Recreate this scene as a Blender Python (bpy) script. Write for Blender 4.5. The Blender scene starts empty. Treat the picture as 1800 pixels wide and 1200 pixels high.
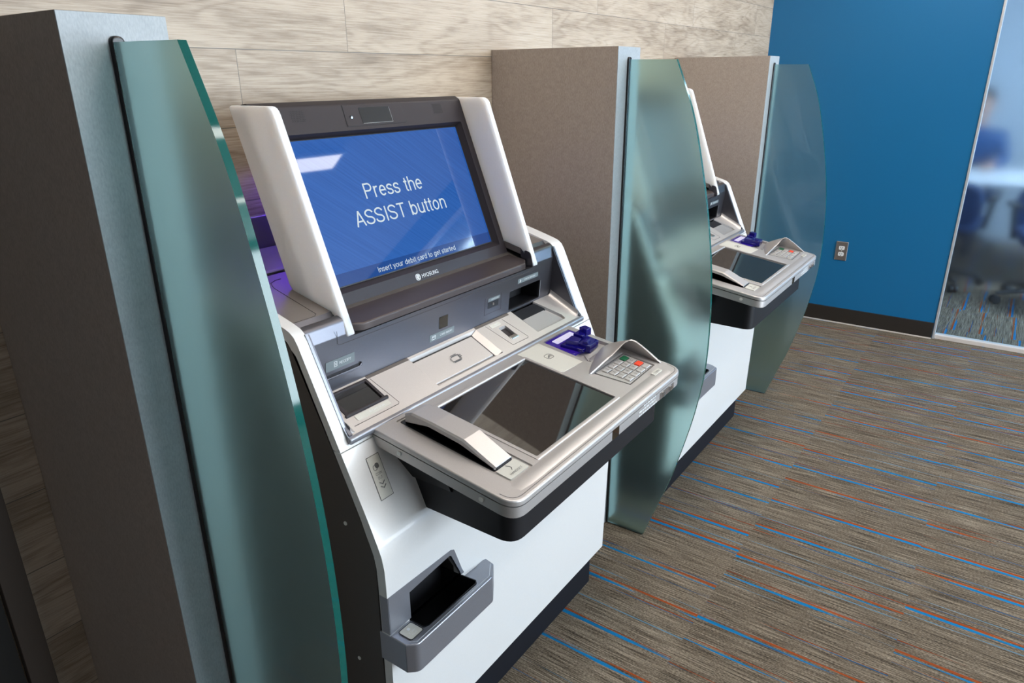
import bpy, bmesh, math, random
from mathutils import Vector, Matrix
random.seed(7)
S = bpy.context.scene
COL = S.collection

# ---------------------------------------------------------------- camera
def rot3(rx, ry, rz):
    return Matrix.Rotation(rz, 3, 'Z') @ Matrix.Rotation(ry, 3, 'Y') @ Matrix.Rotation(rx, 3, 'X')
cam_d = bpy.data.cameras.new('camera')
cam = bpy.data.objects.new('camera', cam_d); COL.objects.link(cam)
cam_d.sensor_width = 36.0
cam_d.lens = 1242.079 / 1800 * 36.0
cam_d.clip_start = 0.02
cam.matrix_world = Matrix.Translation((-1.892853, -1.405300, 1.502334)) @ rot3(1.2123456, 0.00570606, -0.9592896).to_4x4()
S.camera = cam

# ---------------------------------------------------------------- world, exposure, daylight
S.view_settings.view_transform = 'Standard'
S.view_settings.look = 'None'
S.view_settings.gamma = 1.0
S.view_settings.use_curve_mapping = False
S.view_settings.exposure = 0.6
W = bpy.data.worlds.new('world'); S.world = W; W.use_nodes = True
W.node_tree.nodes['Background'].inputs[0].default_value = (0.55, 0.75, 1.0, 1)
W.node_tree.nodes['Background'].inputs[1].default_value = 0.6
S.cycles.max_bounces = 12
S.cycles.transmission_bounces = 10
S.cycles.glossy_bounces = 6
S.cycles.diffuse_bounces = 5
S.cycles.sample_clamp_indirect = 4.0
S.cycles.caustics_refractive = True
S.cycles.blur_glossy = 0.5
CEIL = 2.72
def area(name, loc, direction, sx, sy, power, col):
    l = bpy.data.lights.new(name, 'AREA'); l.shape = 'RECTANGLE'; l.size = sx; l.size_y = sy
    l.energy = power; l.color = col
    o = bpy.data.objects.new(name, l); COL.objects.link(o); o.location = loc
    o.rotation_euler = Vector(direction).to_track_quat('-Z', 'Z').to_euler()
    return o
# daylight through the windows of the front wall (opposite the kiosks)
area('daylight_window_light', (1.1, -5.92, 1.45), (0, 1, -0.05), 3.7, 2.2, 240, (0.80, 0.91, 1.0))
# daylight in the meeting room behind the glass
area('meeting_room_daylight', (4.8, -5.8, 1.7), (0, 1, -0.1), 2.4, 1.8, 120, (0.55, 0.76, 1.0))

# ---------------------------------------------------------------- material helpers
def new_mat(name):
    m = bpy.data.materials.new(name); m.use_nodes = True
    nt = m.node_tree; b = nt.nodes['Principled BSDF']
    return m, nt, b
def setp(b, **kw):
    for k, v in kw.items():
        b.inputs[k.replace('_', ' ')].default_value = v
def N(nt, typ, **kw):
    n = nt.nodes.new(typ)
    for k, v in kw.items():
        if hasattr(n, k): setattr(n, k, v)
        else: n.inputs[k].default_value = v
    return n
def math_n(nt, op, a, b=None, c=None):
    n = nt.nodes.new('ShaderNodeMath'); n.operation = op
    for i, v in enumerate((a, b, c)):
        if v is None: continue
        if isinstance(v, (int, float)): n.inputs[i].default_value = v
        else: nt.links.new(v, n.inputs[i])
    return n.outputs[0]
def mixc(nt, fac, a, b):
    n = nt.nodes.new('ShaderNodeMix'); n.data_type = 'RGBA'
    for i, v in ((0, fac), (6, a), (7, b)):
        if isinstance(v, (int, float)): n.inputs[i].default_value = v
        elif isinstance(v, tuple): n.inputs[i].default_value = v
        else: nt.links.new(v, n.inputs[i])
    return n.outputs[2]
def ramp(nt, fac, stops, interp='LINEAR'):
    n = nt.nodes.new('ShaderNodeValToRGB'); n.color_ramp.interpolation = interp
    e = n.color_ramp.elements
    while len(e) > 1: e.remove(e[-1])
    e[0].position = stops[0][0]; e[0].color = (*stops[0][1], 1)
    for p_, c_ in stops[1:]:
        x = e.new(p_); x.color = (*c_, 1)
    nt.links.new(fac, n.inputs[0]); return n.outputs[0]
def objcoord(nt):
    t = nt.nodes.new('ShaderNodeTexCoord'); return t.outputs['Object']
def bump(nt, b, h, strength, dist=0.001):
    n = nt.nodes.new('ShaderNodeBump'); n.inputs['Strength'].default_value = strength; n.inputs['Distance'].default_value = dist
    nt.links.new(h, n.inputs['Height']); nt.links.new(n.outputs[0], b.inputs['Normal'])

def plain(name, col, rough=0.5, metal=0.0, grain=0.0, gscale=900, coat=0.0, **kw):
    m, nt, b = new_mat(name)
    setp(b, Roughness=rough, Metallic=metal, Coat_Weight=coat)
    b.inputs['Base Color'].default_value = (*col, 1)
    for k, v in kw.items(): b.inputs[k.replace('_', ' ')].default_value = v
    n = nt.nodes.new('ShaderNodeTexNoise'); n.inputs['Scale'].default_value = gscale; n.inputs['Detail'].default_value = 2
    nt.links.new(objcoord(nt), n.inputs['Vector'])
    g = grain if grain else 0.04
    lo = tuple(max(0, c * (1 - g)) for c in col); hi = tuple(min(1, c * (1 + g)) for c in col)
    nt.links.new(ramp(nt, n.outputs[0], [(0.35, lo), (0.65, hi)]), b.inputs['Base Color'])
    return m
M = {}
M['silver'] = plain('silver_metallic_paint', (0.545, 0.522, 0.510), 0.43, 0.70, 0.06, 1400)
M['fascia'] = plain('blue_grey_metallic_paint', (0.150, 0.148, 0.165), 0.34, 0.92, 0.06, 1400)
M['deck'] = plain('fascia_paint_lit_deck', (0.36, 0.325, 0.30), 0.38, 0.75, 0.06, 1400)  # same paint as the fascia, lightened and warmed to colour in light on top
M['steel'] = plain('blue_grey_silver_paint', (0.34, 0.35, 0.39), 0.38, 0.75, 0.06, 1400)
M['white'] = plain('white_lacquered_steel', (0.71, 0.70, 0.685), 0.28, 0.0, 0.01, 300, coat=0.25)
M['fin'] = plain('milky_white_acrylic', (0.88, 0.86, 0.85), 0.32, 0.0, 0.01, 300, Subsurface_Weight=1.0, Subsurface_Scale=0.035)
M['fin'].node_tree.nodes['Principled BSDF'].inputs['Subsurface Radius'].default_value = (1.0, 0.9, 0.8)
M['bezel'] = plain('dark_brown_metallic_plastic', (0.026, 0.021, 0.024), 0.45, 0.0, 0.05, 1200, Specular_IOR_Level=0.28)
M['ledge'] = plain('brown_metallic_plastic', (0.065, 0.050, 0.048), 0.40, 0.35, 0.05, 1200)
M['black'] = plain('black_textured_plastic', (0.009, 0.009, 0.011), 0.5, 0.0, 0.1, 900, Specular_IOR_Level=0.3)
M['deep'] = plain('black_recess_plastic', (0.006, 0.006, 0.008), 0.5)
M['groove'] = plain('brown_groove_plastic', (0.095, 0.080, 0.072), 0.5)
M['gap'] = plain('dark_joint_line', (0.06, 0.055, 0.055), 0.7)
M['kick'] = plain('black_blue_kick_plate', (0.004, 0.005, 0.009), 0.6, Specular_IOR_Level=0.25)
M['carcass'] = plain('dark_brown_grey_steel', (0.075, 0.066, 0.06), 0.5, 0.1, 0.05, 900)
M['gloss_black'] = plain('black_display_glass', (0.012, 0.011, 0.011), 0.03, 0.0, 0.0, 100, Specular_IOR_Level=0.9, IOR=1.7)
M['window'] = plain('smoked_window', (0.02, 0.014, 0.008), 0.06)
M['label'] = plain('pale_green_grey_label', (0.60, 0.59, 0.53), 0.45)
M['label_dark'] = plain('slate_green_label', (0.15, 0.18, 0.19), 0.4)
M['print_white'] = plain('white_print', (0.75, 0.77, 0.78), 0.5)
M['print_dark'] = plain('dark_grey_print', (0.10, 0.10, 0.10), 0.5)
M['chrome'] = plain('chrome', (0.85, 0.85, 0.85), 0.12, 1.0)
M['chrome_dark'] = plain('brushed_nickel', (0.42, 0.38, 0.36), 0.33, 0.9, 0.1, 300)
M['screw'] = plain('pale_screw_cap', (0.75, 0.74, 0.70), 0.4)
M['green_key'] = plain('green_key_plastic', (0.006, 0.11, 0.045), 0.4)
M['red_key'] = plain('red_key_plastic', (0.80, 0.06, 0.02), 0.4)
M['key'] = plain('silver_key', (0.62, 0.60, 0.58), 0.35, 0.6)
M['rubber'] = plain('black_rubber_gasket', (0.006, 0.006, 0.007), 0.35)
M['door'] = plain('dark_door_leaf', (0.010, 0.009, 0.008), 0.6)
M['trimbrown'] = plain('dark_bronze_frame', (0.06, 0.045, 0.035), 0.5)
M['alu'] = plain('pale_anodised_aluminium', (0.66, 0.68, 0.70), 0.35, 0.6)
M['sill'] = plain('pale_sill', (0.62, 0.56, 0.52), 0.45)
M['base'] = plain('dark_brown_vinyl_base', (0.022, 0.018, 0.015), 0.42)
M['ceiling'] = plain('ceiling_white', (0.62, 0.60, 0.58), 0.9)
M['roomwall'] = plain('room_wall_paint', (0.16, 0.15, 0.145), 0.85)
M['meetwall'] = plain('meeting_room_wall_paint', (0.45, 0.50, 0.55), 0.85)
M['table'] = plain('white_table_top', (0.80, 0.82, 0.84), 0.3)
M['chairblue'] = plain('blue_chair_fabric', (0.010, 0.045, 0.14), 0.8)
M['chairblack'] = plain('black_chair_plastic', (0.012, 0.013, 0.016), 0.45)
M['shirt'] = plain('blue_shirt', (0.006, 0.06, 0.19), 0.8)
M['hair'] = plain('dark_hair', (0.015, 0.012, 0.014), 0.6)
M['skin'] = plain('skin', (0.45, 0.26, 0.19), 0.5, Subsurface_Weight=0.1)
M['trouser'] = plain('dark_trousers', (0.015, 0.02, 0.04), 0.8)

def emissive(name, col, strength, base=(0.02, 0.02, 0.02), rough=0.1):
    m, nt, b = new_mat(name)
    b.inputs['Base Color'].default_value = (*base, 1)
    b.inputs['Emission Color'].default_value = (*col, 1)
    setp(b, Roughness=rough, Emission_Strength=strength)
    return m
M['lamp'] = emissive('troffer_diffuser', (1.0, 0.95, 0.90), 9.0, (0.8, 0.8, 0.8), 0.5)
M['lamp3'] = emissive('downlight_lens', (1.0, 0.89, 0.79), 8.5, (0.8, 0.8, 0.8), 0.5)
M['lamp2'] = emissive('meeting_troffer_diffuser', (0.80, 0.91, 1.0), 15.0, (0.8, 0.8, 0.8), 0.5)
M['violet_led'] = emissive('violet_led_strip', (0.12, 0.03, 0.9), 7.0)
M['screen_text'] = emissive('screen_white_lettering', (0.80, 0.93, 1.0), 0.50)

# lit screen: blue gradient picture with fine diagonal streaks, dark band along the bottom
def screen_mat():
    m, nt, b = new_mat('lit_blue_screen')
    c = objcoord(nt); sp = N(nt, 'ShaderNodeSeparateXYZ'); nt.links.new(c, sp.inputs[0])
    mp0 = N(nt, 'ShaderNodeMapping'); nt.links.new(c, mp0.inputs[0]); mp0.inputs['Rotation'].default_value = (0, math.radians(-38), 0)
    mp = N(nt, 'ShaderNodeMapping'); nt.links.new(mp0.outputs[0], mp.inputs[0])
    mp.inputs['Scale'].default_value = (1.4, 1, 75)
    no = N(nt, 'ShaderNodeTexNoise', Scale=3.0, Detail=3.0); nt.links.new(mp.outputs[0], no.inputs['Vector'])
    base = ramp(nt, math_n(nt, 'MULTIPLY_ADD', sp.outputs[0], 1.3, 0.5), [(0.0, (0.022, 0.150, 0.58)), (0.45, (0.020, 0.125, 0.50)), (1.0, (0.006, 0.085, 0.40))])
    st = ramp(nt, no.outputs[0], [(0.3, (0.006, 0.090, 0.40)), (0.7, (0.030, 0.165, 0.60))])
    pic = mixc(nt, 0.5, base, st)
    band = math_n(nt, 'LESS_THAN', sp.outputs[2], 1.1185)
    bandc = mixc(nt, 0.15, (0.001, 0.050, 0.27, 1), pic)
    fin = mixc(nt, band, pic, bandc)
    nt.links.new(fin, b.inputs['Emission Color'])
    b.inputs['Base Color'].default_value = (0.01, 0.01, 0.012, 1)
    setp(b, Emission_Strength=0.52, Roughness=0.03, IOR=1.5)
    return m
M['screen'] = screen_mat()

def laminate(nm='taupe_woven_laminate', lo=(0.345, 0.290, 0.245), hi=(0.445, 0.385, 0.335)):
    m, nt, b = new_mat(nm)
    c = objcoord(nt)
    mp = N(nt, 'ShaderNodeMapping'); mp.inputs['Scale'].default_value = (1, 1, 0.35); nt.links.new(c, mp.inputs[0])
    n1 = N(nt, 'ShaderNodeTexNoise', Scale=420.0, Detail=2.0); nt.links.new(mp.outputs[0], n1.inputs['Vector'])
    n2 = N(nt, 'ShaderNodeTexNoise', Scale=60.0, Detail=3.0); nt.links.new(c, n2.inputs['Vector'])
    f = math_n(nt, 'ADD', math_n(nt, 'MULTIPLY', n1.outputs[0], 0.7), math_n(nt, 'MULTIPLY', n2.outputs[0], 0.3))
    nt.links.new(ramp(nt, f, [(0.35, lo), (0.65, hi)]), b.inputs['Base Color'])
    setp(b, Roughness=0.42)
    bump(nt, b, n1.outputs[0], 0.08, 0.0004)
    return m
M['laminate'] = laminate()
M['edge_laminate'] = laminate('grey_edge_laminate', (0.30, 0.33, 0.345), (0.38, 0.41, 0.425))

def frosted(name, tint, rough, film=False, milk=0.0, milkcol=(0.6, 0.68, 0.66)):
    m, nt, b = new_mat(name)
    b.inputs['Base Color'].default_value = (*tint, 1)
    setp(b, Roughness=rough, IOR=1.45, Transmission_Weight=1.0)
    if milk:
        out = nt.nodes['Material Output']
        d = N(nt, 'ShaderNodeBsdfDiffuse'); d.inputs[0].default_value = (*milkcol, 1)
        tr = N(nt, 'ShaderNodeBsdfTranslucent'); tr.inputs[0].default_value = (*milkcol, 1)
        a = N(nt, 'ShaderNodeMixShader'); a.inputs[0].default_value = 0.5; nt.links.new(d.outputs[0], a.inputs[1]); nt.links.new(tr.outputs[0], a.inputs[2])
        x = N(nt, 'ShaderNodeMixShader'); x.inputs[0].default_value = milk; nt.links.new(b.outputs[0], x.inputs[1]); nt.links.new(a.outputs[0], x.inputs[2])
        g = N(nt, 'ShaderNodeBsdfGlossy'); g.inputs['Roughness'].default_value = 0.015
        fr = N(nt, 'ShaderNodeFresnel'); fr.inputs[0].default_value = 1.45
        y = N(nt, 'ShaderNodeMixShader'); nt.links.new(math_n(nt, 'MULTIPLY', fr.outputs[0], 0.9), y.inputs[0]); nt.links.new(x.outputs[0], y.inputs[1]); nt.links.new(g.outputs[0], y.inputs[2])
        nt.links.new(y.outputs[0], out.inputs[0])
    if film:
        g = N(nt, 'ShaderNodeNewGeometry'); sp = N(nt, 'ShaderNodeSeparateXYZ'); nt.links.new(g.outputs['Position'], sp.inputs[0])
        mr = N(nt, 'ShaderNodeMapRange'); nt.links.new(sp.outputs[2], mr.inputs[0])
        mr.inputs[1].default_value = 0.16; mr.inputs[2].default_value = 0.42
        mr.inputs[3].default_value = 0.0; mr.inputs[4].default_value = rough
        nt.links.new(mr.outputs[0], b.inputs['Roughness'])
    return m
M['frosted'] = frosted('frosted_green_glass', (0.50, 0.76, 0.72), 0.28, milk=0.06)
M['frosted'].node_tree.nodes['Principled BSDF'].inputs['Specular IOR Level'].default_value = 0.0
M['glass_edge'] = plain('polished_green_glass_edge', (0.006, 0.15, 0.125), 0.06, Transmission_Weight=0.45, IOR=1.5)
M['film'] = frosted('glass_with_frosted_film', (0.70, 0.86, 0.98), 0.145, True)

def reader_mat():
    m, nt, b = new_mat('violet_translucent_plastic')
    b.inputs['Base Color'].default_value = (0.008, 0.006, 0.16, 1)
    b.inputs['Emission Color'].default_value = (0.05, 0.01, 0.9, 1)
    setp(b, Roughness=0.08, Transmission_Weight=0.35, IOR=1.5, Emission_Strength=0.012)
    return m
M['violet'] = reader_mat()
M['violet_glow'] = emissive('lit_violet_plastic', (0.07, 0.015, 0.85), 0.10, (0.02, 0.008, 0.12), 0.15)
M['glow_label'] = emissive('backlit_label', (0.50, 0.45, 0.85), 0.40, (0.5, 0.5, 0.5), 0.3)
M['bluepaint'] = plain('blue_wall_paint', (0.004, 0.130, 0.305), 0.36, 0.0, 0.03, 500)

def wood_tiles():
    m, nt, b = new_mat('wood_look_tiles')
    c = objcoord(nt); sp = N(nt, 'ShaderNodeSeparateXYZ'); nt.links.new(c, sp.inputs[0])
    X, Z = sp.outputs[0], sp.outputs[2]
    k = math_n(nt, 'DIVIDE', math_n(nt, 'SUBTRACT', Z, 1.5596), 0.158)
    row = math_n(nt, 'FLOOR', k); fz = math_n(nt, 'FRACT', k)
    u = math_n(nt, 'DIVIDE', math_n(nt, 'SUBTRACT', math_n(nt, 'ADD', X, 0.5905), math_n(nt, 'MULTIPLY', row, 0.3165)), 0.943)
    pid = math_n(nt, 'FLOOR', u); fx = math_n(nt, 'FRACT', u)
    cv = N(nt, 'ShaderNodeCombineXYZ'); nt.links.new(row, cv.inputs[0]); nt.links.new(pid, cv.inputs[1])
    wn = N(nt, 'ShaderNodeTexWhiteNoise'); nt.links.new(cv.outputs[0], wn.inputs[0])
    rs = N(nt, 'ShaderNodeSeparateXYZ'); nt.links.new(wn.outputs[1], rs.inputs[0])
    # tile coordinates with a random origin
    tv = N(nt, 'ShaderNodeCombineXYZ')
    nt.links.new(math_n(nt, 'ADD', math_n(nt, 'MULTIPLY', X, 1.0), math_n(nt, 'MULTIPLY', rs.outputs[0], 37)), tv.inputs[0])
    nt.links.new(math_n(nt, 'ADD', math_n(nt, 'MULTIPLY', Z, 6.0), math_n(nt, 'MULTIPLY', rs.outputs[1], 51)), tv.inputs[2])
    big = N(nt, 'ShaderNodeTexNoise', Scale=1.7, Detail=2.0, Distortion=0.6); nt.links.new(tv.outputs[0], big.inputs['Vector'])
    # cathedral rings: contour lines of the big noise
    ring = math_n(nt, 'SINE', math_n(nt, 'MULTIPLY', big.outputs[0], 62.0))
    ring = math_n(nt, 'POWER', math_n(nt, 'MULTIPLY_ADD', ring, 0.5, 0.5), 2.5)
    m2 = N(nt, 'ShaderNodeMapping'); m2.inputs['Scale'].default_value = (2.2, 1, 13); nt.links.new(tv.outputs[0], m2.inputs[0])
    fine = N(nt, 'ShaderNodeTexNoise', Scale=4.0, Detail=7.0, Roughness=0.72); nt.links.new(m2.outputs[0], fine.inputs['Vector'])
    pat = N(nt, 'ShaderNodeTexNoise', Scale=2.6, Detail=5.0, Roughness=0.6); nt.links.new(tv.outputs[0], pat.inputs['Vector'])
    f = math_n(nt, 'ADD', math_n(nt, 'MULTIPLY', fine.outputs[0], 0.62), math_n(nt, 'MULTIPLY', pat.outputs[0], 0.45))
    f = math_n(nt, 'SUBTRACT', f, math_n(nt, 'MULTIPLY', ring, 0.06))
    f = math_n(nt, 'ADD', f, math_n(nt, 'MULTIPLY', math_n(nt, 'SUBTRACT', rs.outputs[2], 0.5), 0.07))
    col = ramp(nt, f, [(0.36, (0.215, 0.160, 0.108)), (0.46, (0.34, 0.268, 0.195)), (0.54, (0.44, 0.358, 0.270)), (0.66, (0.52, 0.440, 0.345))])
    g1 = math_n(nt, 'LESS_THAN', fz, 0.011)
    g2 = math_n(nt, 'LESS_THAN', fx, 0.0016)
    gr = math_n(nt, 'MAXIMUM', g1, g2)
    nt.links.new(mixc(nt, gr, col, (0.13, 0.115, 0.095, 1)), b.inputs['Base Color'])
    setp(b, Roughness=0.5)
    h = math_n(nt, 'SUBTRACT', math_n(nt, 'MULTIPLY', fine.outputs[0], 0.3), gr)
    bump(nt, b, h, 0.35, 0.0012)
    return m
M['wood'] = wood_tiles()

def carpet(name, swap=False):
    m, nt, b = new_mat(name)
    c = objcoord(nt); sp = N(nt, 'ShaderNodeSeparateXYZ'); nt.links.new(c, sp.inputs[0])
    X, Y = (sp.outputs[1], sp.outputs[0]) if swap else (sp.outputs[0], sp.outputs[1])
    ry = math_n(nt, 'DIVIDE', math_n(nt, 'ADD', Y, 0.885), 0.5)
    row = math_n(nt, 'FLOOR', ry)
    rowr = N(nt, 'ShaderNodeTexWhiteNoise', noise_dimensions='1D'); nt.links.new(row, rowr.inputs['W'])
    def stripe_set(cell_w, seed, pos0, pos1, w_b, w_o, thr):
        u = math_n(nt, 'ADD', math_n(nt, 'DIVIDE', X, cell_w), math_n(nt, 'ADD', math_n(nt, 'MULTIPLY', rowr.outputs[0], 0.55), seed))
        cell = math_n(nt, 'FLOOR', u); f = math_n(nt, 'FRACT', u)
        cv = N(nt, 'ShaderNodeCombineXYZ'); nt.links.new(cell, cv.inputs[0]); nt.links.new(row, cv.inputs[1]); cv.inputs[2].default_value = seed
        wn = N(nt, 'ShaderNodeTexWhiteNoise'); nt.links.new(cv.outputs[0], wn.inputs[0])
        r = N(nt, 'ShaderNodeSeparateXYZ'); nt.links.new(wn.outputs[1], r.inputs[0])
        pos = math_n(nt, 'MULTIPLY_ADD', r.outputs[0], pos1 - pos0, pos0)
        d = math_n(nt, 'MULTIPLY', math_n(nt, 'SUBTRACT', f, pos), cell_w)      # metres from the stripe
        # fade of the yarn colour along its length
        nv = N(nt, 'ShaderNodeCombineXYZ'); nt.links.new(math_n(nt, 'MULTIPLY', cell, 7.3), nv.inputs[0]); nt.links.new(Y, nv.inputs[1]); nt.links.new(math_n(nt, 'MULTIPLY', row, 3.7), nv.inputs[2])
        fn = N(nt, 'ShaderNodeTexNoise', Scale=3.2, Detail=1.0); nt.links.new(nv.outputs[0], fn.inputs['Vector'])
        wmul = math_n(nt, 'MULTIPLY', math_n(nt, 'MAXIMUM', math_n(nt, 'SUBTRACT', fn.outputs[0], thr), 0.0), 5.0)
        wmul = math_n(nt, 'MINIMUM', wmul, 1.0)
        bl = math_n(nt, 'LESS_THAN', math_n(nt, 'ABSOLUTE', d), math_n(nt, 'MULTIPLY', wmul, w_b))
        fo = N(nt, 'ShaderNodeTexNoise', Scale=2.7, Detail=1.0); 
        nv2 = N(nt, 'ShaderNodeVectorMath', operation='ADD'); nt.links.new(nv.outputs[0], nv2.inputs[0]); nv2.inputs[1].default_value = (5.1, 9.2, 3.3)
        nt.links.new(nv2.outputs[0], fo.inputs['Vector'])
        wo = math_n(nt, 'MINIMUM', math_n(nt, 'MULTIPLY', math_n(nt, 'MAXIMUM', math_n(nt, 'SUBTRACT', fo.outputs[0], thr + 0.02), 0.0), 5.0), 1.0)
        og = math_n(nt, 'LESS_THAN', math_n(nt, 'ABSOLUTE', math_n(nt, 'ADD', d, -(w_b + w_o * 1.3))), math_n(nt, 'MULTIPLY', wo, w_o))
        return bl, og, r.outputs[2]
    b1, o1, r1 = stripe_set(0.172, 0.37, 0.15, 0.70, 0.0060, 0.0050, 0.36)
    b2, o2, r2 = stripe_set(0.137, 4.11, 0.1, 0.9, 0.0022, 0.0024, 0.44)
    # light blue thin threads
    b3, o3, r3 = stripe_set(0.151, 9.53, 0.1, 0.9, 0.0022, 0.0014, 0.42)
    rv = N(nt, 'ShaderNodeMapping'); nt.links.new(c, rv.inputs[0])
    rv.inputs['Scale'].default_value = (7, 330, 1) if swap else (330, 7, 1)
    rib = N(nt, 'ShaderNodeTexNoise', Scale=1.0, Detail=2.0, Roughness=0.6); nt.links.new(rv.outputs[0], rib.inputs['Vector'])
    rv2 = N(nt, 'ShaderNodeMapping'); nt.links.new(c, rv2.inputs[0])
    rv2.inputs['Scale'].default_value = (1.6, 60, 1) if swap else (60, 1.6, 1)
    rib2 = N(nt, 'ShaderNodeTexNoise', Scale=1.0, Detail=3.0, Roughness=0.6); nt.links.new(rv2.outputs[0], rib2.inputs['Vector'])
    wm = N(nt, 'ShaderNodeMapping'); nt.links.new(c, wm.inputs[0]); wm.inputs['Scale'].default_value = (150, 420, 1) if swap else (420, 150, 1)
    wv = N(nt, 'ShaderNodeTexNoise', Scale=1.0, Detail=1.0); nt.links.new(wm.outputs[0], wv.inputs['Vector'])
    f = math_n(nt, 'ADD', math_n(nt, 'MULTIPLY', rib.outputs[0], 0.76), math_n(nt, 'ADD', math_n(nt, 'MULTIPLY', rib2.outputs[0], 0.24), math_n(nt, 'MULTIPLY', math_n(nt, 'SUBTRACT', wv.outputs[0], 0.5), 0.42)))
    f = math_n(nt, 'ADD', f, math_n(nt, 'MULTIPLY', math_n(nt, 'SUBTRACT', rowr.outputs[0], 0.5), 0.06))
    col = ramp(nt, f, [(0.33, (0.038, 0.030, 0.022)), (0.45, (0.110, 0.087, 0.062)), (0.55, (0.195, 0.158, 0.115)), (0.68, (0.330, 0.272, 0.205))])
    dim = math_n(nt, 'MULTIPLY_ADD', rib.outputs[0], 0.9, 0.35)
    def mul(colr):
        n = N(nt, 'ShaderNodeVectorMath', operation='SCALE'); n.inputs[0].default_value = colr[:3]; nt.links.new(dim, n.inputs[3]); return n.outputs[0]
    col = mixc(nt, b3, col, mul((0.13, 0.25, 0.34, 1)))
    col = mixc(nt, o2, col, mul((0.22, 0.05, 0.015, 1)))
    col = mixc(nt, b2, col, mul((0.03, 0.10, 0.22, 1)))
    col = mixc(nt, o1, col, mul((0.34, 0.070, 0.018, 1)))
    col = mixc(nt, b1, col, mul((0.010, 0.19, 0.43, 1)))
    nt.links.new(col, b.inputs['Base Color'])
    setp(b, Roughness=0.95, Specular_IOR_Level=0.1)
    bump(nt, b, math_n(nt, 'ADD', rib.outputs[0], math_n(nt, 'MULTIPLY', wv.outputs[0], 0.6)), 0.7, 0.002)
    return m
M['carpet'] = carpet('striped_carpet_tiles')
M['carpet2'] = carpet('striped_carpet_tiles_turned', True)

# ---------------------------------------------------------------- geometry helpers
def link(name, me, mats, parent=None, smooth=35):
    for m in (mats if isinstance(mats, (list, tuple)) else [mats]):
        me.materials.append(M[m] if isinstance(m, str) else m)
    o = bpy.data.objects.new(name, me); COL.objects.link(o)
    if parent is not None: o.parent = parent
    if smooth:
        for p_ in me.polygons: p_.use_smooth = True
        me.set_sharp_from_angle(angle=math.radians(smooth))
        wnm = o.modifiers.new('weighted_normals', 'WEIGHTED_NORMAL'); wnm.keep_sharp = True; wnm.weight = 80
    return o
def bm_to(name, bm, mats, parent=None, smooth=35):
    bmesh.ops.recalc_face_normals(bm, faces=bm.faces)
    me = bpy.data.meshes.new(name); bm.to_mesh(me); bm.free()
    return link(name, me, mats, parent, smooth)
ident = lambda a, b, h: (a, b, h)
def offset(poly, d):
    n = len(poly); out = []
    area2 = sum(poly[i][0] * poly[(i + 1) % n][1] - poly[(i + 1) % n][0] * poly[i][1] for i in range(n))
    s = 1 if area2 > 0 else -1
    for i in range(n):
        p0, p1, p2 = Vector(poly[i - 1]), Vector(poly[i]), Vector(poly[(i + 1) % n])
        e1 = (p1 - p0).normalized(); e2 = (p2 - p1).normalized()
        n1 = Vector((-e1.y, e1.x)) * s; n2 = Vector((-e2.y, e2.x)) * s
        b_ = (n1 + n2); l = b_.length
        if l < 1e-6: out.append(tuple(p1 + n1 * d)); continue
        b_ /= l; out.append(tuple(p1 + b_ * d / max(0.35, b_.dot(n1))))
    return out
def fillet(poly, r, seg=6):
    """round the corners of a 2-D polygon; r number or list"""
    n = len(poly); out = []
    for i in range(n):
        ri = r[i] if isinstance(r, (list, tuple)) else r
        p0, p1, p2 = Vector(poly[i - 1]), Vector(poly[i]), Vector(poly[(i + 1) % n])
        if ri <= 0: out.append(tuple(p1)); continue
        a = (p0 - p1); c_ = (p2 - p1); la, lc = a.length, c_.length; a.normalize(); c_.normalize()
        ang = a.angle(c_); t = min(ri / math.tan(ang / 2), la * 0.49, lc * 0.49)
        s0, s1 = p1 + a * t, p1 + c_ * t
        for k in range(seg + 1):
            u = k / seg
            out.append(tuple((1 - u) ** 2 * s0 + 2 * u * (1 - u) * p1 + u * u * s1))
    return out
def rrect(a0, a1, b0, b1, r=0.0, seg=5):
    return fillet([(a0, b0), (a1, b0), (a1, b1), (a0, b1)], r, seg) if r > 0 else [(a0, b0), (a1, b0), (a1, b1), (a0, b1)]
def add_plate(bm, poly, h0, h1, f=ident, bev=0.0, bseg=3, bot=0.0, mi=0):
    """solid of outline poly between heights h0 and h1, upper edge rounded by bev"""
    rings = []
    if bot > 0:
        rings.append((offset(poly, bot), h0)); rings.append((poly, h0 + (bot if h1 > h0 else -bot)))
    else: rings.append((poly, h0))
    if bev > 0:
        sg = 1 if h1 > h0 else -1
        for k in range(bseg + 1):
            a = math.pi / 2 * k / bseg
            rings.append((offset(poly, bev * (1 - math.cos(a))), h1 - sg * bev * (1 - math.sin(a))))
    else: rings.append((poly, h1))
    vr = [[bm.verts.new(f(x, y, h)) for x, y in pl] for pl, h in rings]
    n = len(poly); fs = []
    for r0, r1 in zip(vr, vr[1:]):
        for i in range(n): fs.append(bm.faces.new((r0[i], r0[(i + 1) % n], r1[(i + 1) % n], r1[i])))
    fs.append(bm.faces.new(vr[0])); fs.append(bm.faces.new(list(reversed(vr[-1]))))
    for q in fs: q.material_index = mi
    return vr
def add_ring(bm, outer, inner, h0, h1, f=ident, bev=0.0):
    """frame between two outlines with the same number of points"""
    n = len(outer)
    if bev > 0:
        rings = [(outer, h0), (outer, h1 - bev), (offset(outer, bev * .3), h1 - bev * .3), (offset(outer, bev), h1), (offset(inner, -bev), h1), (offset(inner, -bev * .3), h1 - bev * .3), (inner, h1 - bev), (inner, h0)]
    else: rings = [(outer, h0), (outer, h1), (inner, h1), (inner, h0)]
    vr = [[bm.verts.new(f(x, y, h)) for x, y in pl] for pl, h in rings]
    vr.append(vr[0])
    for r0, r1 in zip(vr, vr[1:]):
        for i in range(n): bm.faces.new((r0[i], r0[(i + 1) % n], r1[(i + 1) % n], r1[i]))
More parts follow.
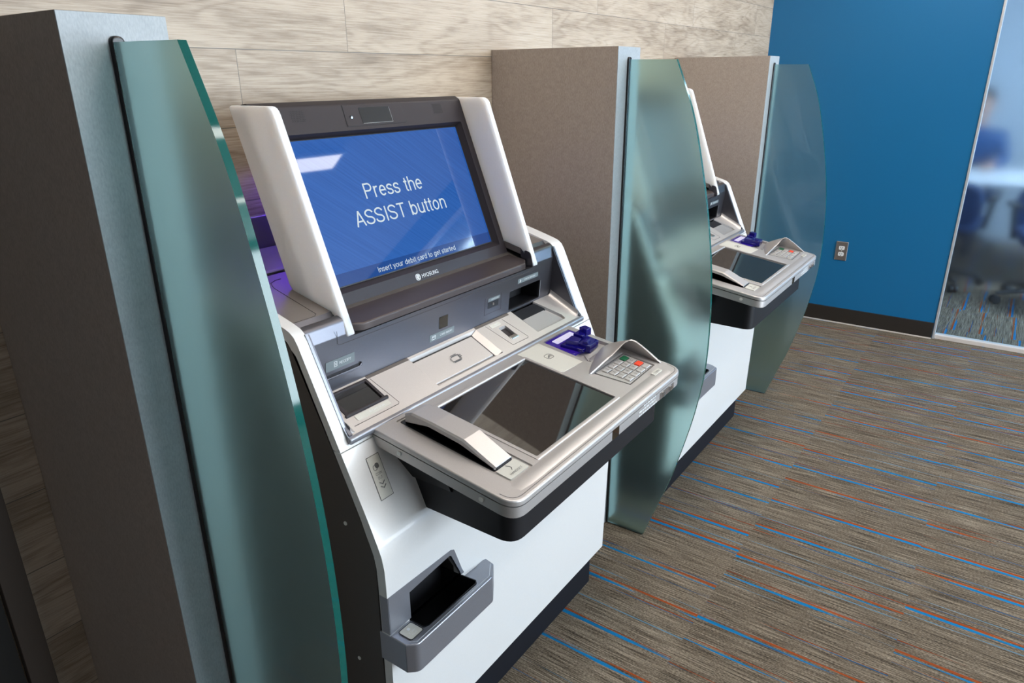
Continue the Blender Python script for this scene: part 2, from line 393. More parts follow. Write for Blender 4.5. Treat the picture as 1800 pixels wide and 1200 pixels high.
def plate(name, mat, parent, poly, h0, h1, f=ident, bev=0.0, bot=0.0, smooth=35):
    bm = bmesh.new(); add_plate(bm, poly, h0, h1, f, bev, bot=bot); return bm_to(name, bm, mat, parent, smooth)
def ringo(name, mat, parent, outer, inner, h0, h1, f=ident, bev=0.0):
    bm = bmesh.new(); add_ring(bm, outer, inner, h0, h1, f, bev); return bm_to(name, bm, mat, parent)
def box(name, mat, parent, x0, x1, y0, y1, z0, z1, bev=0.0, seg=3):
    bm = bmesh.new(); add_plate(bm, [(x0, y0), (x1, y0), (x1, y1), (x0, y1)], z0, z1)
    if bev > 0: 
        bmesh.ops.recalc_face_normals(bm, faces=bm.faces)
        bmesh.ops.bevel(bm, geom=list(bm.edges), offset=bev, segments=seg, profile=0.5, affect='EDGES', clamp_overlap=True)
    return bm_to(name, bm, mat, parent)
def cylinder(name, mat, parent, p0, p1, r, r2=None, seg=20, bev=0.0):
    bm = bmesh.new(); add_cyl(bm, p0, p1, r, r2, seg); return bm_to(name, bm, mat, parent)
def add_cyl(bm, p0, p1, r, r2=None, seg=20):
    p0, p1 = Vector(p0), Vector(p1); ax = (p1 - p0).normalized(); r2 = r if r2 is None else r2
    u = ax.orthogonal().normalized(); v = ax.cross(u)
    a = [bm.verts.new(p0 + (u * math.cos(t) + v * math.sin(t)) * r) for t in [2 * math.pi * i / seg for i in range(seg)]]
    b_ = [bm.verts.new(p1 + (u * math.cos(t) + v * math.sin(t)) * r2) for t in [2 * math.pi * i / seg for i in range(seg)]]
    for i in range(seg): bm.faces.new((a[i], a[(i + 1) % seg], b_[(i + 1) % seg], b_[i]))
    bm.faces.new(list(reversed(a))); bm.faces.new(b_)
def cut(o, cutters):
    """subtract cutters (mesh objects, removed afterwards) from o, applied"""
    o.modifiers.clear()
    for c_ in cutters:
        c_.modifiers.clear(); c_.parent = o.parent
        md = o.modifiers.new('b', 'BOOLEAN'); md.operation = 'DIFFERENCE'; md.object = c_; md.solver = 'EXACT'
    bpy.context.view_layer.update()
    dg = bpy.context.evaluated_depsgraph_get()
    me = bpy.data.meshes.new_from_object(o.evaluated_get(dg), depsgraph=dg)
    o.modifiers.clear(); old = o.data; o.data = me; bpy.data.meshes.remove(old)
    for c_ in cutters:
        d_ = c_.data; bpy.data.objects.remove(c_); bpy.data.meshes.remove(d_)
    me.set_sharp_from_angle(angle=math.radians(35))
    wnm = o.modifiers.new('weighted_normals', 'WEIGHTED_NORMAL'); wnm.keep_sharp = True; wnm.weight = 80
    return o
# lettering: a plain grotesque drawn as strokes; cap height 1
_tc = {}
SWD = 0.104
def _arc(cx, cy, rx, ry, a0, a1, n=14):
    return [(cx + rx * math.cos(math.radians(a0 + (a1 - a0) * k / n)), cy + ry * math.sin(math.radians(a0 + (a1 - a0) * k / n))) for k in range(n + 1)]
h_ = SWD / 2; XH = 0.73; xb = XH - h_; cb = 1 - h_
def _bowl(cx, r=.215, y0=h_, y1=xb): return _arc(cx, (y0 + y1) / 2, r, (y1 - y0) / 2, 0, 360, 26)
_S = lambda w, y0, y1: [(w - h_ * .9, y1 - (y1 - y0) * .20)] + _arc(w / 2, y1 - (y1 - y0) * .235, w / 2 - h_ * 1.2, (y1 - y0) * .235, 20, 200, 12)[1:] + [(w * .30, (y0 + y1) / 2 + (y1 - y0) * .045), (w * .72, (y0 + y1) / 2 - (y1 - y0) * .045)] + _arc(w / 2, y0 + (y1 - y0) * .235, w / 2 - h_ * .9, (y1 - y0) * .235, 30, -165, 12) + [(h_ * .9, y0 + (y1 - y0) * .26)]
G = {
 'P': (.70, [[(.10, 0), (.10, 1)], [(.10, cb), (.40, cb)] + _arc(.40, .715, .22, cb - .715, 90, -90) + [(.10, .49)]]),
 'A': (.72, [[(.05, 0), (.36, 1)], [(.67, 0), (.36, 1)], [(.16, .32), (.56, .32)]]),
 'S': (.70, [_S(.66, h_, cb)]),
 'I': (.26, [[(.13, 0), (.13, 1)]]),
 'T': (.64, [[(.32, 0), (.32, 1)], [(.02, cb), (.62, cb)]]),
 'C': (.76, [_arc(.40, .5, .32, .5 - h_, 38, 322, 20)]),
 'D': (.76, [[(.10, 0), (.10, 1)], [(.10, cb), (.34, cb)] + _arc(.34, .5, .33, .5 - h_, 90, -90) + [(.10, h_)]]),
 'E': (.66, [[(.10, 0), (.10, 1)], [(.10, cb), (.60, cb)], [(.10, .52), (.56, .52)], [(.10, h_), (.61, h_)]]),
 'G': (.80, [_arc(.41, .5, .33, .5 - h_, 40, 345, 20) + [(.73, .46), (.44, .46)], [(.73, .46), (.73, 0)]]),
 'H': (.76, [[(.10, 0), (.10, 1)], [(.66, 0), (.66, 1)], [(.10, .53), (.66, .53)]]),
 'K': (.70, [[(.10, 0), (.10, 1)], [(.10, .36), (.64, 1)], [(.28, .56), (.66, 0)]]),
 'L': (.58, [[(.10, 1), (.10, h_), (.54, h_)]]),
 'N': (.76, [[(.10, 0), (.10, 1)], [(.10, .97), (.66, .03)], [(.66, 0), (.66, 1)]]),
 'O': (.82, [_arc(.41, .5, .34, .5 - h_, 0, 360, 26)]),
 'R': (.74, [[(.10, 0), (.10, 1)], [(.10, cb), (.42, cb)] + _arc(.42, .73, .20, cb - .73, 90, -90) + [(.10, .52)], [(.46, .52), (.62, .36), (.64, 0)]]),
 'U': (.76, [[(.10, 1), (.10, .34)] + _arc(.38, .34, .28, .34 - h_, 180, 360) + [(.66, 1)]]),
 'Y': (.68, [[(.34, 0), (.34, .42)], [(.03, 1), (.34, .42)], [(.65, 1), (.34, .42)]]),
 'B': (.72, [[(.10, 0), (.10, 1)], [(.10, cb), (.38, cb)] + _arc(.38, .745, .19, cb - .745, 90, -90) + [(.10, .54)], [(.38, .54)] + _arc(.38, .30, .24, .24, 90, -90) + [(.10, h_)]]),
 'F': (.60, [[(.10, 0), (.10, 1)], [(.10, cb), (.56, cb)], [(.10, .50), (.50, .50)]]),
 'X': (.68, [[(.04, 0), (.64, 1)], [(.04, 1), (.64, 0)]]),
 'r': (.38, [[(.09, 0), (.09, XH)], _arc(.30, .44, .21, xb - .44, 180, 90, 8) + [(.36, xb)]]),
 'e': (.58, [[(.075, .385), (.50, .385)] + _arc(.29, XH / 2, .215, XH / 2 - h_, 3, 318, 22)]),
 's': (.52, [_S(.50, h_, xb)]),
 't': (.30, [[(.15, .93), (.15, .15)] + _arc(.25, .15, .10, .15 - h_, 180, 270, 6) + [(.29, h_)], [(.01, xb), (.29, xb)]]),
 'h': (.58, [[(.09, 0), (.09, 1)], _arc(.295, .46, .205, xb - .46, 180, 0) + [(.50, 0)]]),
 'n': (.58, [[(.09, 0), (.09, XH)], _arc(.295, .46, .205, xb - .46, 180, 0) + [(.50, 0)]]),
 'b': (.61, [[(.09, 0), (.09, 1)], _bowl(.31)]),
 'd': (.61, [[(.52, 0), (.52, 1)], _bowl(.30)]),
 'p': (.61, [[(.09, -.22), (.09, XH)], _bowl(.31)]),
 'g': (.61, [[(.52, XH), (.52, -.04)] + _arc(.30, -.04, .22, .15, 0, -155, 12), _bowl(.30)]),
 'u': (.58, [[(.49, XH), (.49, 0)], [(.08, XH), (.08, .26)] + _arc(.285, .26, .205, .26 - h_, 180, 360)]),
 'o': (.60, [_bowl(.30, .225)]),
 'a': (.57, [_arc(.28, .52, .19, xb - .52, 165, 0, 10) + [(.47, .13), (.53, h_)], [(.47, .42), (.25, .385)] + _arc(.23, .215, .16, .17, 95, 275, 10)[1:] + [(.36, .09), (.47, .22)]]),
 'c': (.53, [_arc(.285, XH / 2, .21, XH / 2 - h_, 42, 318, 18)]),
 'i': (.23, [[(.115, 0), (.115, XH)], [(.115, .88), (.115, 1)]]),
 'y': (.52, [[(.03, XH), (.26, .04)], [(.49, XH), (.22, -.10), (.14, -.18), (.05, -.18)]]),
 '0': (.58, [_arc(.29, .5, .22, .5 - h_, 0, 360, 24)]), '1': (.58, [[(.14, .78), (.32, .98), (.32, 0)]]),
 '2': (.58, [_arc(.29, .72, .20, .22, 170, -40, 12) + [(.08, h_), (.52, h_)]]),
 '3': (.58, [_arc(.28, .74, .19, .20, 160, -90, 12) + _arc(.28, .29, .22, .24, 90, -160, 12)]),
 '4': (.58, [[(.40, 0), (.40, .98), (.06, .27), (.55, .27)]]),
 '5': (.58, [[(.50, cb), (.14, cb), (.10, .50)] + _arc(.28, .33, .22, .27, 130, -150, 12)]),
 '6': (.58, [_arc(.29, .31, .21, .25, 0, 360, 18), [(.08, .33), (.12, .72), (.30, .94), (.46, .86)]]),
 '7': (.58, [[(.06, cb), (.52, cb), (.24, 0)]]),
 '8': (.58, [_arc(.29, .74, .18, .20, 0, 360, 18), _arc(.29, .28, .22, .23, 0, 360, 18)]),
 '9': (.58, [_arc(.29, .69, .21, .25, 0, 360, 18), [(.50, .67), (.46, .28), (.28, .06), (.12, .14)]]),
 '<': (.50, [[(.42, .80), (.08, .50), (.42, .20)]]), '>': (.50, [[(.08, .80), (.42, .50), (.08, .20)]]), ' ': (.30, []),
}
def text_verts(s):
    if s not in _tc:
        vs, fs, x = [], [], 0.0
        for ch in s:
            w, paths = G[ch]
            for P_ in paths:
                closed = abs(P_[0][0] - P_[-1][0]) < 1e-6 and abs(P_[0][1] - P_[-1][1]) < 1e-6
                pts = P_[:-1] if closed else P_
                n = len(pts); base = len(vs)
                for k in range(n):
                    p1 = Vector(pts[k])
                    d0 = (p1 - Vector(pts[k - 1])) if (k > 0 or closed) else None
                    d1 = (Vector(pts[(k + 1) % n]) - p1) if (k < n - 1 or closed) else None
                    d0 = d0.normalized() if d0 is not None and d0.length > 1e-6 else None
                    d1 = d1.normalized() if d1 is not None and d1.length > 1e-6 else None
                    t_ = (d0 + d1) if (d0 is not None and d1 is not None) else (d0 if d0 is not None else d1)
                    t_ = t_.normalized(); nn = Vector((-t_.y, t_.x))
                    m_ = 1.0
                    if d0 is not None and d1 is not None: m_ = 1 / max(.45, nn.dot(Vector((-d0.y, d0.x))))
                    for sg in (1, -1): vs.append((x + p1.x + sg * nn.x * h_ * m_, p1.y + sg * nn.y * h_ * m_))
                for k in range(n if closed else n - 1):
                    a, b_ = base + 2 * k, base + 2 * ((k + 1) % n)
                    fs.append((a, a + 1, b_ + 1, b_))
            x += w + 0.055
        _tc[s] = (vs, fs)
    return _tc[s]
def add_text(bm, s, f, a, b_, width, height, h, rot=0.0, updown=1):
    """lettering centred at (a, b_), cap height and total width given in metres"""
    vs, fs = text_verts(s)
    x0, x1 = min(v[0] for v in vs), max(v[0] for v in vs)
    sx = width / (x1 - x0); capy = 1.0; sy = height / capy; cx = (x0 + x1) / 2
    ca, sa = math.cos(rot), math.sin(rot)
    nv = []
    for x, y in vs:
        X = (x - cx) * sx; Y = (y - capy / 2) * sy * updown
        nv.append(bm.verts.new(f(a + X * ca - Y * sa, b_ + X * sa + Y * ca, h)))
    for q in fs:
        try: bm.faces.new([nv[i] for i in q])
        except ValueError: pass
def text(name, mat, parent, s, f, a, b_, width, height, h, rot=0.0, updown=1):
    bm = bmesh.new(); add_text(bm, s, f, a, b_, width, height, h, rot, updown)
    me = bpy.data.meshes.new(name); bm.to_mesh(me); bm.free()
    return link(name, me, mat, parent, 0)
def line_strip(bm, pts, w, f, h, t=0.0004):
    """thin raised or inlaid line along pts (2-D)"""
    for (ax, ay), (bx, by) in zip(pts, pts[1:]):
        d = Vector((bx - ax, by - ay)); l = d.length
        if l < 1e-7: continue
        d /= l; nx, ny = -d.y * w / 2, d.x * w / 2
        ex, ey = d.x * w / 2, d.y * w / 2
        add_plate(bm, [(ax - ex + nx, ay - ey + ny), (ax - ex - nx, ay - ey - ny), (bx + ex - nx, by + ey - ny), (bx + ex + nx, by + ey + ny)], h - t, h, f)
def lines(name, mat, parent, pts_list, w, f, h):
    bm = bmesh.new()
    for pts in pts_list: line_strip(bm, pts, w, f, h)
    return bm_to(name, bm, mat, parent, 0)
def thing(name, label, cat, loc=(0, 0, 0), rz=0, group=None):
    o = bpy.data.objects.new(name, None); COL.objects.link(o); o.location = loc; o.rotation_euler = (0, 0, rz)
    o.empty_display_size = 0.1
    o['label'] = label; o['category'] = cat
    if group: o['group'] = group
    return o
def struct(o, label=None):
    o['kind'] = 'structure'
    if label: o['label'] = label
    return o
def dup_tree(root, loc, label, over=None):
    r = root.copy(); COL.objects.link(r); r.location = loc; r['label'] = label
    def rec(src, dst):
        for ch in list(src.children):
            c_ = ch.copy(); COL.objects.link(c_); c_.parent = dst; rec(ch, c_)
    rec(root, r); return r

# ---------------------------------------------------------------- room shell
BX = 2.8614                       # blue wall plane
RX1, RX0, RY = 6.3, -2.75, -6.0
o = struct(box('floor', 'carpet', None, RX0, BX, RY, 0.0, -0.06, 0.0))
o = struct(box('floor', 'carpet2', None, BX, RX1, RY, 0.6, -0.06, 0.0))
struct(box('ceiling', 'ceiling', None, RX0, RX1, RY, 0.6, CEIL, CEIL + 0.08))
struct(box('wall_back', 'wood', None, RX0, BX, 0.0, 0.10, 0.0, CEIL))
# blue wall with the meeting room glass beside it
WY = -1.1725
struct(box('wall_right', 'bluepaint', None, BX, BX + 0.11, WY, 0.12, 0.0, CEIL))
struct(box('wall_left', 'roomwall', None, RX0 - 0.1, RX0, RY, 0.1, 0.0, CEIL))
bm = bmesh.new()                  # front wall with two window openings
for (x0, x1, z0, z1) in ((RX0, -0.8, 0, CEIL), (3.0, 3.5, 0, CEIL), (6.1, RX1, 0, CEIL), (-0.8, 3.0, 0, 0.3), (-0.8, 3.0, 2.6, CEIL), (3.5, 6.1, 0, 0.6), (3.5, 6.1, 2.6, CEIL)):
    add_plate(bm, [(x0, RY - 0.1), (x1, RY - 0.1), (x1, RY), (x0, RY)], z0, z1)
struct(bm_to('wall_front', bm, 'roomwall'))
bm = bmesh.new()
add_plate(bm, [(RX1, RY), (RX1 + 0.1, RY), (RX1 + 0.1, 0.7), (RX1, 0.7)], 0, CEIL)
struct(bm_to('wall_far', bm, 'meetwall'))
struct(box('wall_meeting', 'meetwall', None, BX + 0.11, RX1, 0.6, 0.7, 0.0, CEIL))
o = box('baseboard_right', 'base', None, BX - 0.012, BX, WY + 0.002, -0.001, 0.004, 0.0991, 0.002, 2); struct(o)
struct(box('trim_1', 'sill', None, BX - 0.018, BX - 0.001, WY + 0.002, -0.001, 0.0, 0.0065))
# meeting room glass: pane, aluminium edge profile, sill, head
win = bpy.data.objects.new('window_1', None); COL.objects.link(win); win.location = (BX, WY, 0); struct(win)
def wbox(n, m, x0, x1, y0, y1, z0, z1, bev=0.0): return box(n, m, win, x0 - BX, x1 - BX, y0 - WY, y1 - WY, z0, z1, bev, 2)
wbox('pane', 'film', BX + 0.028, BX + 0.038, -4.2, WY - 0.010, 0.022, 2.45)
wbox('frame', 'alu', BX - 0.004, BX + 0.06, WY - 0.013, WY - 0.001, 0.0, 2.46, 0.002)
wbox('sill', 'sill', BX + 0.005, BX + 0.062, -4.2, WY - 0.014, 0.0, 0.024, 0.002)
wbox('frame', 'alu', BX - 0.004, BX + 0.06, -4.24, -4.2, 0.0, 2.46, 0.002)
wbox('frame', 'alu', BX - 0.004, BX + 0.06, -4.2, WY - 0.014, 2.46, 2.50, 0.002)
bm = bmesh.new()
add_plate(bm, [(BX, -4.25), (BX + 0.11, -4.25), (BX + 0.11, WY), (BX, WY)], 2.505, CEIL)
add_plate(bm, [(BX, RY), (BX + 0.11, RY), (BX + 0.11, -4.25), (BX, -4.25)], 0, CEIL)
struct(bm_to('wall_glazed', bm, 'bluepaint'))
# dark door and its jamb at the far left of the tiled wall
struct(box('door_1', 'door', None, -2.48, -1.572, -0.012, -0.002, 0.0, 2.1))
struct(box('trim_2', 'trimbrown', None, -1.568, -1.525, -0.022, -0.001, 0.0, 2.14, 0.002, 2))

# ---------------------------------------------------------------- ceiling lights
def ceiling_light(x, y, lx, ly, mat, label, group, name='ceiling_light'):
    t = thing(name, label, 'ceiling light', (x, y, CEIL - 0.03), 0, group)
    box('diffuser', mat, t, -lx / 2, lx / 2, -ly / 2, ly / 2, 0.0, 0.006)
    ringo('frame', 'alu', t, rrect(-lx / 2 - .02, lx / 2 + .02, -ly / 2 - .02, ly / 2 + .02), rrect(-lx / 2 - .001, lx / 2 + .001, -ly / 2 - .001, ly / 2 + .001), -0.006, 0.029)
    return t
for (x, y, lx, wh) in ((0.03, -2.16, 2.42, 'nearest the kiosks'), (0.9, -3.9, 2.42, 'further from the kiosks')):
    ceiling_light(x, y, lx, 0.14, 'lamp', 'long narrow white ceiling light over the carpet, ' + wh, 'ceiling lights over the lobby')
for (x, wh) in ((-0.62, 'above the near kiosk'), (0.85, 'above the far kiosk'), (2.2, 'nearest the blue wall')):
    ceiling_light(x, -0.95, 0.56, 0.56, 'lamp3', 'square warm white ceiling light ' + wh, 'ceiling lights over the kiosks')
for (x, y, wh) in ((4.5, -1.6, 'over the table'), (4.5, -3.6, 'toward the windows')):
    ceiling_light(x, y, 0.56, 1.16, 'lamp2', 'cool white ceiling light in the meeting room, ' + wh, 'ceiling lights in the meeting room')

# ---------------------------------------------------------------- wall outlet
t = thing('wall_outlet', 'steel duplex power outlet low on the blue wall', 'power outlet', (BX, -0.5935, 0.4655))
fo = lambda a, b_, h: (-h, -a, b_)
plate('cover_plate', 'chrome_dark', t, rrect(-.035, .035, -.0595, .0595, .003, 2), 0.0005, 0.006, fo, bev=0.004)
for s in (1, -1):
    rc = plate('receptacle', 'print_white', t, fillet([(-.0165, s * .0195 - .0125), (.0165, s * .0195 - .0125), (.0165, s * .0195 + .0125), (-.0165, s * .0195 + .0125)], .008, 4), 0.004, 0.0072, fo, bev=0.0008)
    bm = bmesh.new()
    for a in (-.0063, .0063): add_plate(bm, rrect(a - .0014, a + .0014, s * .0195 - .001, s * .0195 + .007), .0070, .0075, fo)
    add_plate(bm, rrect(-.0026, .0026, s * .0195 - .0090, s * .0195 - .0045, .0015, 3), .0070, .0075, fo)
    bm_to('slot', bm, 'deep', rc)
plate('screw', 'chrome', t, rrect(-.003, .003, -.003, .003, .0029, 5), 0.005, 0.0072, fo, bev=0.0008)

# ---------------------------------------------------------------- partitions: laminate column, gasket, frosted glass fin
PD, PW, PH = 0.43586, 0.13909, 1.58
GC = [(0.437, 1.546), (0.583, 1.5445), (0.640, 1.410), (0.683, 1.252), (0.7155, 1.096), (0.736, 0.95), (0.745, 0.80), (0.7435, 0.663), (0.730, 0.55), (0.709, 0.439), (0.664, 0.257), (0.622, 0.13), (0.580, 0.004), (0.437, 0.004)]
def smooth_curve(pts, n=6):
    out = []
    for i in range(len(pts) - 1):
        p0 = pts[max(i - 1, 0)]; p1 = pts[i]; p2 = pts[i + 1]; p3 = pts[min(i + 2, len(pts) - 1)]
        for k in range(n):
            u = k / n
            out.append(tuple(0.5 * (2 * p1[j] + (-p0[j] + p2[j]) * u + (2 * p0[j] - 5 * p1[j] + 4 * p2[j] - p3[j]) * u * u + (-p0[j] + 3 * p1[j] - 3 * p2[j] + p3[j]) * u ** 3) for j in (0, 1)))
    out.append(pts[-1]); return out
glass_poly = [GC[0]] + smooth_curve(GC[1:13]) + [GC[13]]
def partition(x, label):
    t = thing('partition', label, 'partition', (x + PW / 2, -PD / 2, 0), 0, 'partitions between the kiosks')
    X0, Y0 = x + PW / 2, -PD / 2
    bm = bmesh.new(); add_plate(bm, [(-PW / 2, -PD / 2), (PW / 2, -PD / 2), (PW / 2, PD / 2 - 0.001), (-PW / 2, PD / 2 - 0.001)], 0.0, PH)
    bmesh.ops.recalc_face_normals(bm, faces=bm.faces)
    bmesh.ops.bevel(bm, geom=list(bm.edges), offset=0.0015, segments=2, profile=0.5, affect='EDGES')
    bm_to('column', bm, 'laminate', t)
    eb = box('front_edge', 'edge_laminate', t, -PW / 2 + .0005, PW / 2 - .0005, -PD / 2 - .0012, -PD / 2 + .001, 0.002, PH - .0005, .0004, 1); eb['label'] = 'grey laminate front edge'
    gx = 0.0667 - PW / 2       # centre of the glass, column coordinates
    f = lambda d, z, h: (gx + h, -d + PD / 2, z)
    # gasket: long rounded rubber channel on the column's front
    g = lambda a, z, h: (gx + a, -PD / 2 - .001 - h, z)
    plate('gasket', 'rubber', t, rrect(-.0095, .0095, 0.0, 1.5535, .0093, 6), 0.0002, 0.006, g, bev=0.003)
    bm = bmesh.new()
    n = len(glass_poly); hs = (-.0058, .0058)
    vr = [[bm.verts.new(f(d, z, h)) for d, z in glass_poly] for h in hs]
    for i in range(n):
        q = bm.faces.new((vr[0][i], vr[0][(i + 1) % n], vr[1][(i + 1) % n], vr[1][i])); q.material_index = 1
    bm.faces.new(vr[0]); bm.faces.new(list(reversed(vr[1])))
    bm_to('glass_panel', bm, ['frosted', 'glass_edge'], t, 30)
    return t
partition(-1.45194, 'taupe laminate partition with frosted green glass fin, nearest the camera at left')
partition(0.0, 'taupe laminate partition with frosted glass fin, between the two kiosks')
partition(1.42142, 'taupe laminate partition with frosted glass fin, in front of the blue wall')

# ---------------------------------------------------------------- the teller kiosk
XC, YO = -0.695, 0.30
kiosk = thing('teller_kiosk', 'white and silver video teller kiosk in the foreground, its blue screen in full view', 'kiosk', (XC, -YO, 0), 0, 'video teller kiosks')
K = kiosk
HW = 0.4515
def D(x, d, z): return (x, YO - d, z)                       # kiosk coordinates: x across, d out from the wall
fx = lambda d, z, h: D(h, d, z)                             # extrusion across the kiosk of a side profile
fT = lambda a, d, h: D(a, d, 0.835 - 0.148 * (d - 0.766) + h)      # on the customer shelf
fF = lambda a, d, h: D(a, d, 0.932 - 0.50 * (d - 0.395) + h)       # on the niche floor
fW = lambda a, z, h: D(a, 0.3957 + 0.10 * (z - 0.932) + h, z)      # on the niche back wall
fS = lambda a, z, h: D(a, 0.293 + 0.39 * (1.105 - z) + h, z)       # parallel to the screen
fB = lambda a, z, h: D(a, 0.587 + h, z)                            # on the lower front
dF = lambda z: 0.409 + (1.054 - z) * 0.457                          # sloping front plane
def ext(name, mat, prof, x0, x1, bev=0.0, parent=K):
    return plate(name, mat, parent, prof, x0, x1, fx, bev=bev)
# carcass: dark steel body
carc = fillet([(0.03, 0.0), (0.035, 1.105), (0.18, 1.105), (0.30, 1.075), (0.374, 1.054), (0.402, 1.030), (0.534, 0.735), (0.563, 0.655), (0.558, 0.15), (0.558, 0.142), (0.10, 0.142), (0.10, 0.0)],
              [0, .004, 0, 0, .012, .01, .03, .03, 0, 0, 0, 0], 5)
# niche is empty: the carcass stops behind the niche wall
carc_mid = [(0.03, 0.142), (0.035, 1.10), (0.18, 1.10), (0.30, 1.07), (0.375, 1.045), (0.375, 0.915), (0.47, 0.865), (0.534, 0.735), (0.563, 0.655), (0.558, 0.142)]
ext('side_panel', 'carcass', carc, -HW, -HW + 0.018)
ext('side_panel', 'carcass', carc, HW - 0.018, HW)
body = ext('carcass', 'carcass', carc_mid, -HW + 0.0185, HW - 0.0185)
kick = box('kick_plate', 'kick', K, -0.442, 0.442, YO - 0.545, YO - 0.10, 0.0, 0.1415, 0.003, 2)
for zz in (0.710, 0.382):
    cylinder('screw', 'screw', K, D(-HW - 0.0015, 0.4905, zz), D(-HW + 0.001, 0.4905, zz), 0.0042)
# lower white front, curved in side view
def front_outer():
    return [(dF(0.8605), 0.8605), (0.553, dF_inv(0.553)), (0.5725, 0.693), (0.5815, 0.668), (0.586, 0.642), (0.587, 0.60), (0.5865, 0.50), (0.5835, 0.30), (0.580, 0.142)]
dF_inv = lambda d: 1.054 - (d - 0.409) / 0.457
fo_ = front_outer(); fi_ = [(d - 0.021, z - 0.004 if z < 0.86 else z) for d, z in reversed(fo_)]
fi_[0] = (0.559, 0.142)
front = ext('front_panel', 'white', fo_ + fi_, -HW, HW)
# upper white surround: two side borders and the band under the niche
top_o = smooth_curve([(0.185, 1.1275), (0.305, 1.0985), (0.376, 1.0795)], 3)
top_o += [(0.390, 1.0745), (0.401, 1.0665), (0.409, 1.054)]
side_o = top_o + [(dF(0.8625), 0.8625)]
side_i = [(dF(0.8625) - 0.022, 0.8625), (0.387, 1.045), (0.380, 1.054), (0.365, 1.0605), (0.185, 1.106)]
bm = bmesh.new()
add_plate(bm, side_o + side_i, -HW, -0.4265, fx); add_plate(bm, side_o + side_i, 0.4265, HW, fx)
add_plate(bm, [(dF(0.8625), 0.8625), (dF(0.876), 0.876), (0.44, 0.876), (0.44, 0.8625)], -0.4265, 0.4265, fx)
bm_to('surround', bm, 'white', K)
# fascia: niche floor, niche wall and top deck in one folded panel, with end cheeks
lip_d, lip_z = 0.4980, 0.8785
fl_prof = [(lip_d - .006, lip_z - .0055), (lip_d, lip_z - 0.001), (lip_d - 0.001, lip_z + 0.0022), (lip_d - .005, 0.8830), (0.3965, 0.93125), (0.3965, 0.9130), (0.47, 0.8720)]
floorp = ext('niche_floor', 'silver', fl_prof, -0.4262, 0.4262)
prof = fillet([(0.3957, 0.9300), (0.4065, 1.040), (0.3995, 1.0695), (0.378, 1.0757)], [0, .01, .012, .01], 5)
prof += [(0.368, 1.0783), (0.368, 1.056), (0.385, 1.035), (0.376, 0.930)]
wallf = ext('fascia', 'fascia', prof, -0.4262, 0.4262)
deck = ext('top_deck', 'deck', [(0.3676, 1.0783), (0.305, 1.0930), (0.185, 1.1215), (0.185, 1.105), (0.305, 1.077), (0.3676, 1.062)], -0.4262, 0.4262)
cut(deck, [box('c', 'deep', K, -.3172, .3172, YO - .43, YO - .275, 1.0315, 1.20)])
# cheeks closing the niche ends (rounded into the floor)
chk = [(0.3955, 0.9318), (lip_d - .004, lip_z + .004), (lip_d - .0025, lip_z + .008), (dF(.905), .905), (0.4095, 1.052), (0.4030, 1.0640), (0.4025, 1.04)]
for s in (-1, 1):
    ext('niche_cheek', 'fascia', chk, s * 0.4262, s * 0.4185)
    # soft fillet between floor and cheek
    bm = bmesh.new()
    sec = [(0, 0), (0.013, 0), (0.0075, 0.002), (0.003, 0.0055), (0.0006, 0.011), (0, 0.016)]
    a_ = [bm.verts.new(fF(s * (0.4185 - u), 0.399, v - 0.0005)) for u, v in sec]; b_ = [bm.verts.new(fF(s * (0.4185 - u), 0.490, v - 0.0005)) for u, v in sec]
    for i in range(len(sec)): bm.faces.new((a_[i], a_[(i + 1) % len(sec)], b_[(i + 1) % len(sec)], b_[i]))
    bm.faces.new(a_); bm.faces.new(list(reversed(b_)))
    bm_to('fillet_strip', bm, 'silver', K)
# rim following the niche opening
rimp = [(lip_d - .0005, lip_z - .006), (lip_d + .0015, lip_z - .002), (dF(.905) + .0015, .905), (0.4105, 1.054), (0.4040, 1.0665), (0.398, 1.0650), (0.4045, 1.052), (dF(.905) - .003, .905), (lip_d - .0035, lip_z + .003)]
for s in (-1, 1): ext('niche_rim', 'steel', rimp, s * 0.4285, s * 0.4230)
ext('niche_rim', 'steel', fillet([(lip_d - .008, lip_z - .0085), (lip_d + .0045, lip_z - .0085), (lip_d + .0045, lip_z + .003), (lip_d - .004, lip_z + .005)], [0, .004, .004, 0], 3), -0.4285, 0.4285)

# the right side of the cabinet is a little wider above the front panel's foot
for o_ in list(K.children):
    if o_.name.split('.')[0] in ('surround', 'side_panel', 'front_panel'):
        for v_ in o_.data.vertices:
            if v_.co.x > 0.432:
                u_ = min(1, max(0, (v_.co.z - .35) / .50)); v_.co.x += .0190 * u_ * u_ * (3 - 2 * u_)
# openings and insets on the niche wall
SLOT = lambda: plate('c', 'deep', K, rrect(0.219, 0.363, 0.9355, 0.987, .004, 2), -0.07, 0.02, fW)
cut(wallf, [box('c', 'deep', K, -.3172, .3172, YO - .43, YO - .19, 1.0315, 1.20), SLOT()])
cut(body, [plate('c', 'deep', K, rrect(0.214, 0.368, 0.924, 0.992), -0.07, 0.02, fW), box('c', 'deep', K, -.398, -.230, YO - .60, YO - .525, 0.422, 0.568)])
cut(floorp, [plate('c', 'deep', K, [(-0.163, 0.4025), (0.072, 0.4025), (0.072, 0.4845), (-0.163, 0.4845)], -0.0105, 0.03, fF),
            plate('c', 'deep', K, [(0.228, 0.390), (0.330, 0.390), (0.371, 0.466), (0.368, 0.4795), (0.233, 0.4795)], -0.008, 0.03, fF),
            plate('c', 'deep', K, rrect(-0.3925, -0.293, 0.404, 0.4555, .001, 1), -0.010, 0.03, fF),
            plate('c', 'deep', K, rrect(0.136, 0.165, 0.424, 0.466, .004, 3), -0.009, 0.03, fF)])
bm = bmesh.new()                                             # dark throat behind the check slot
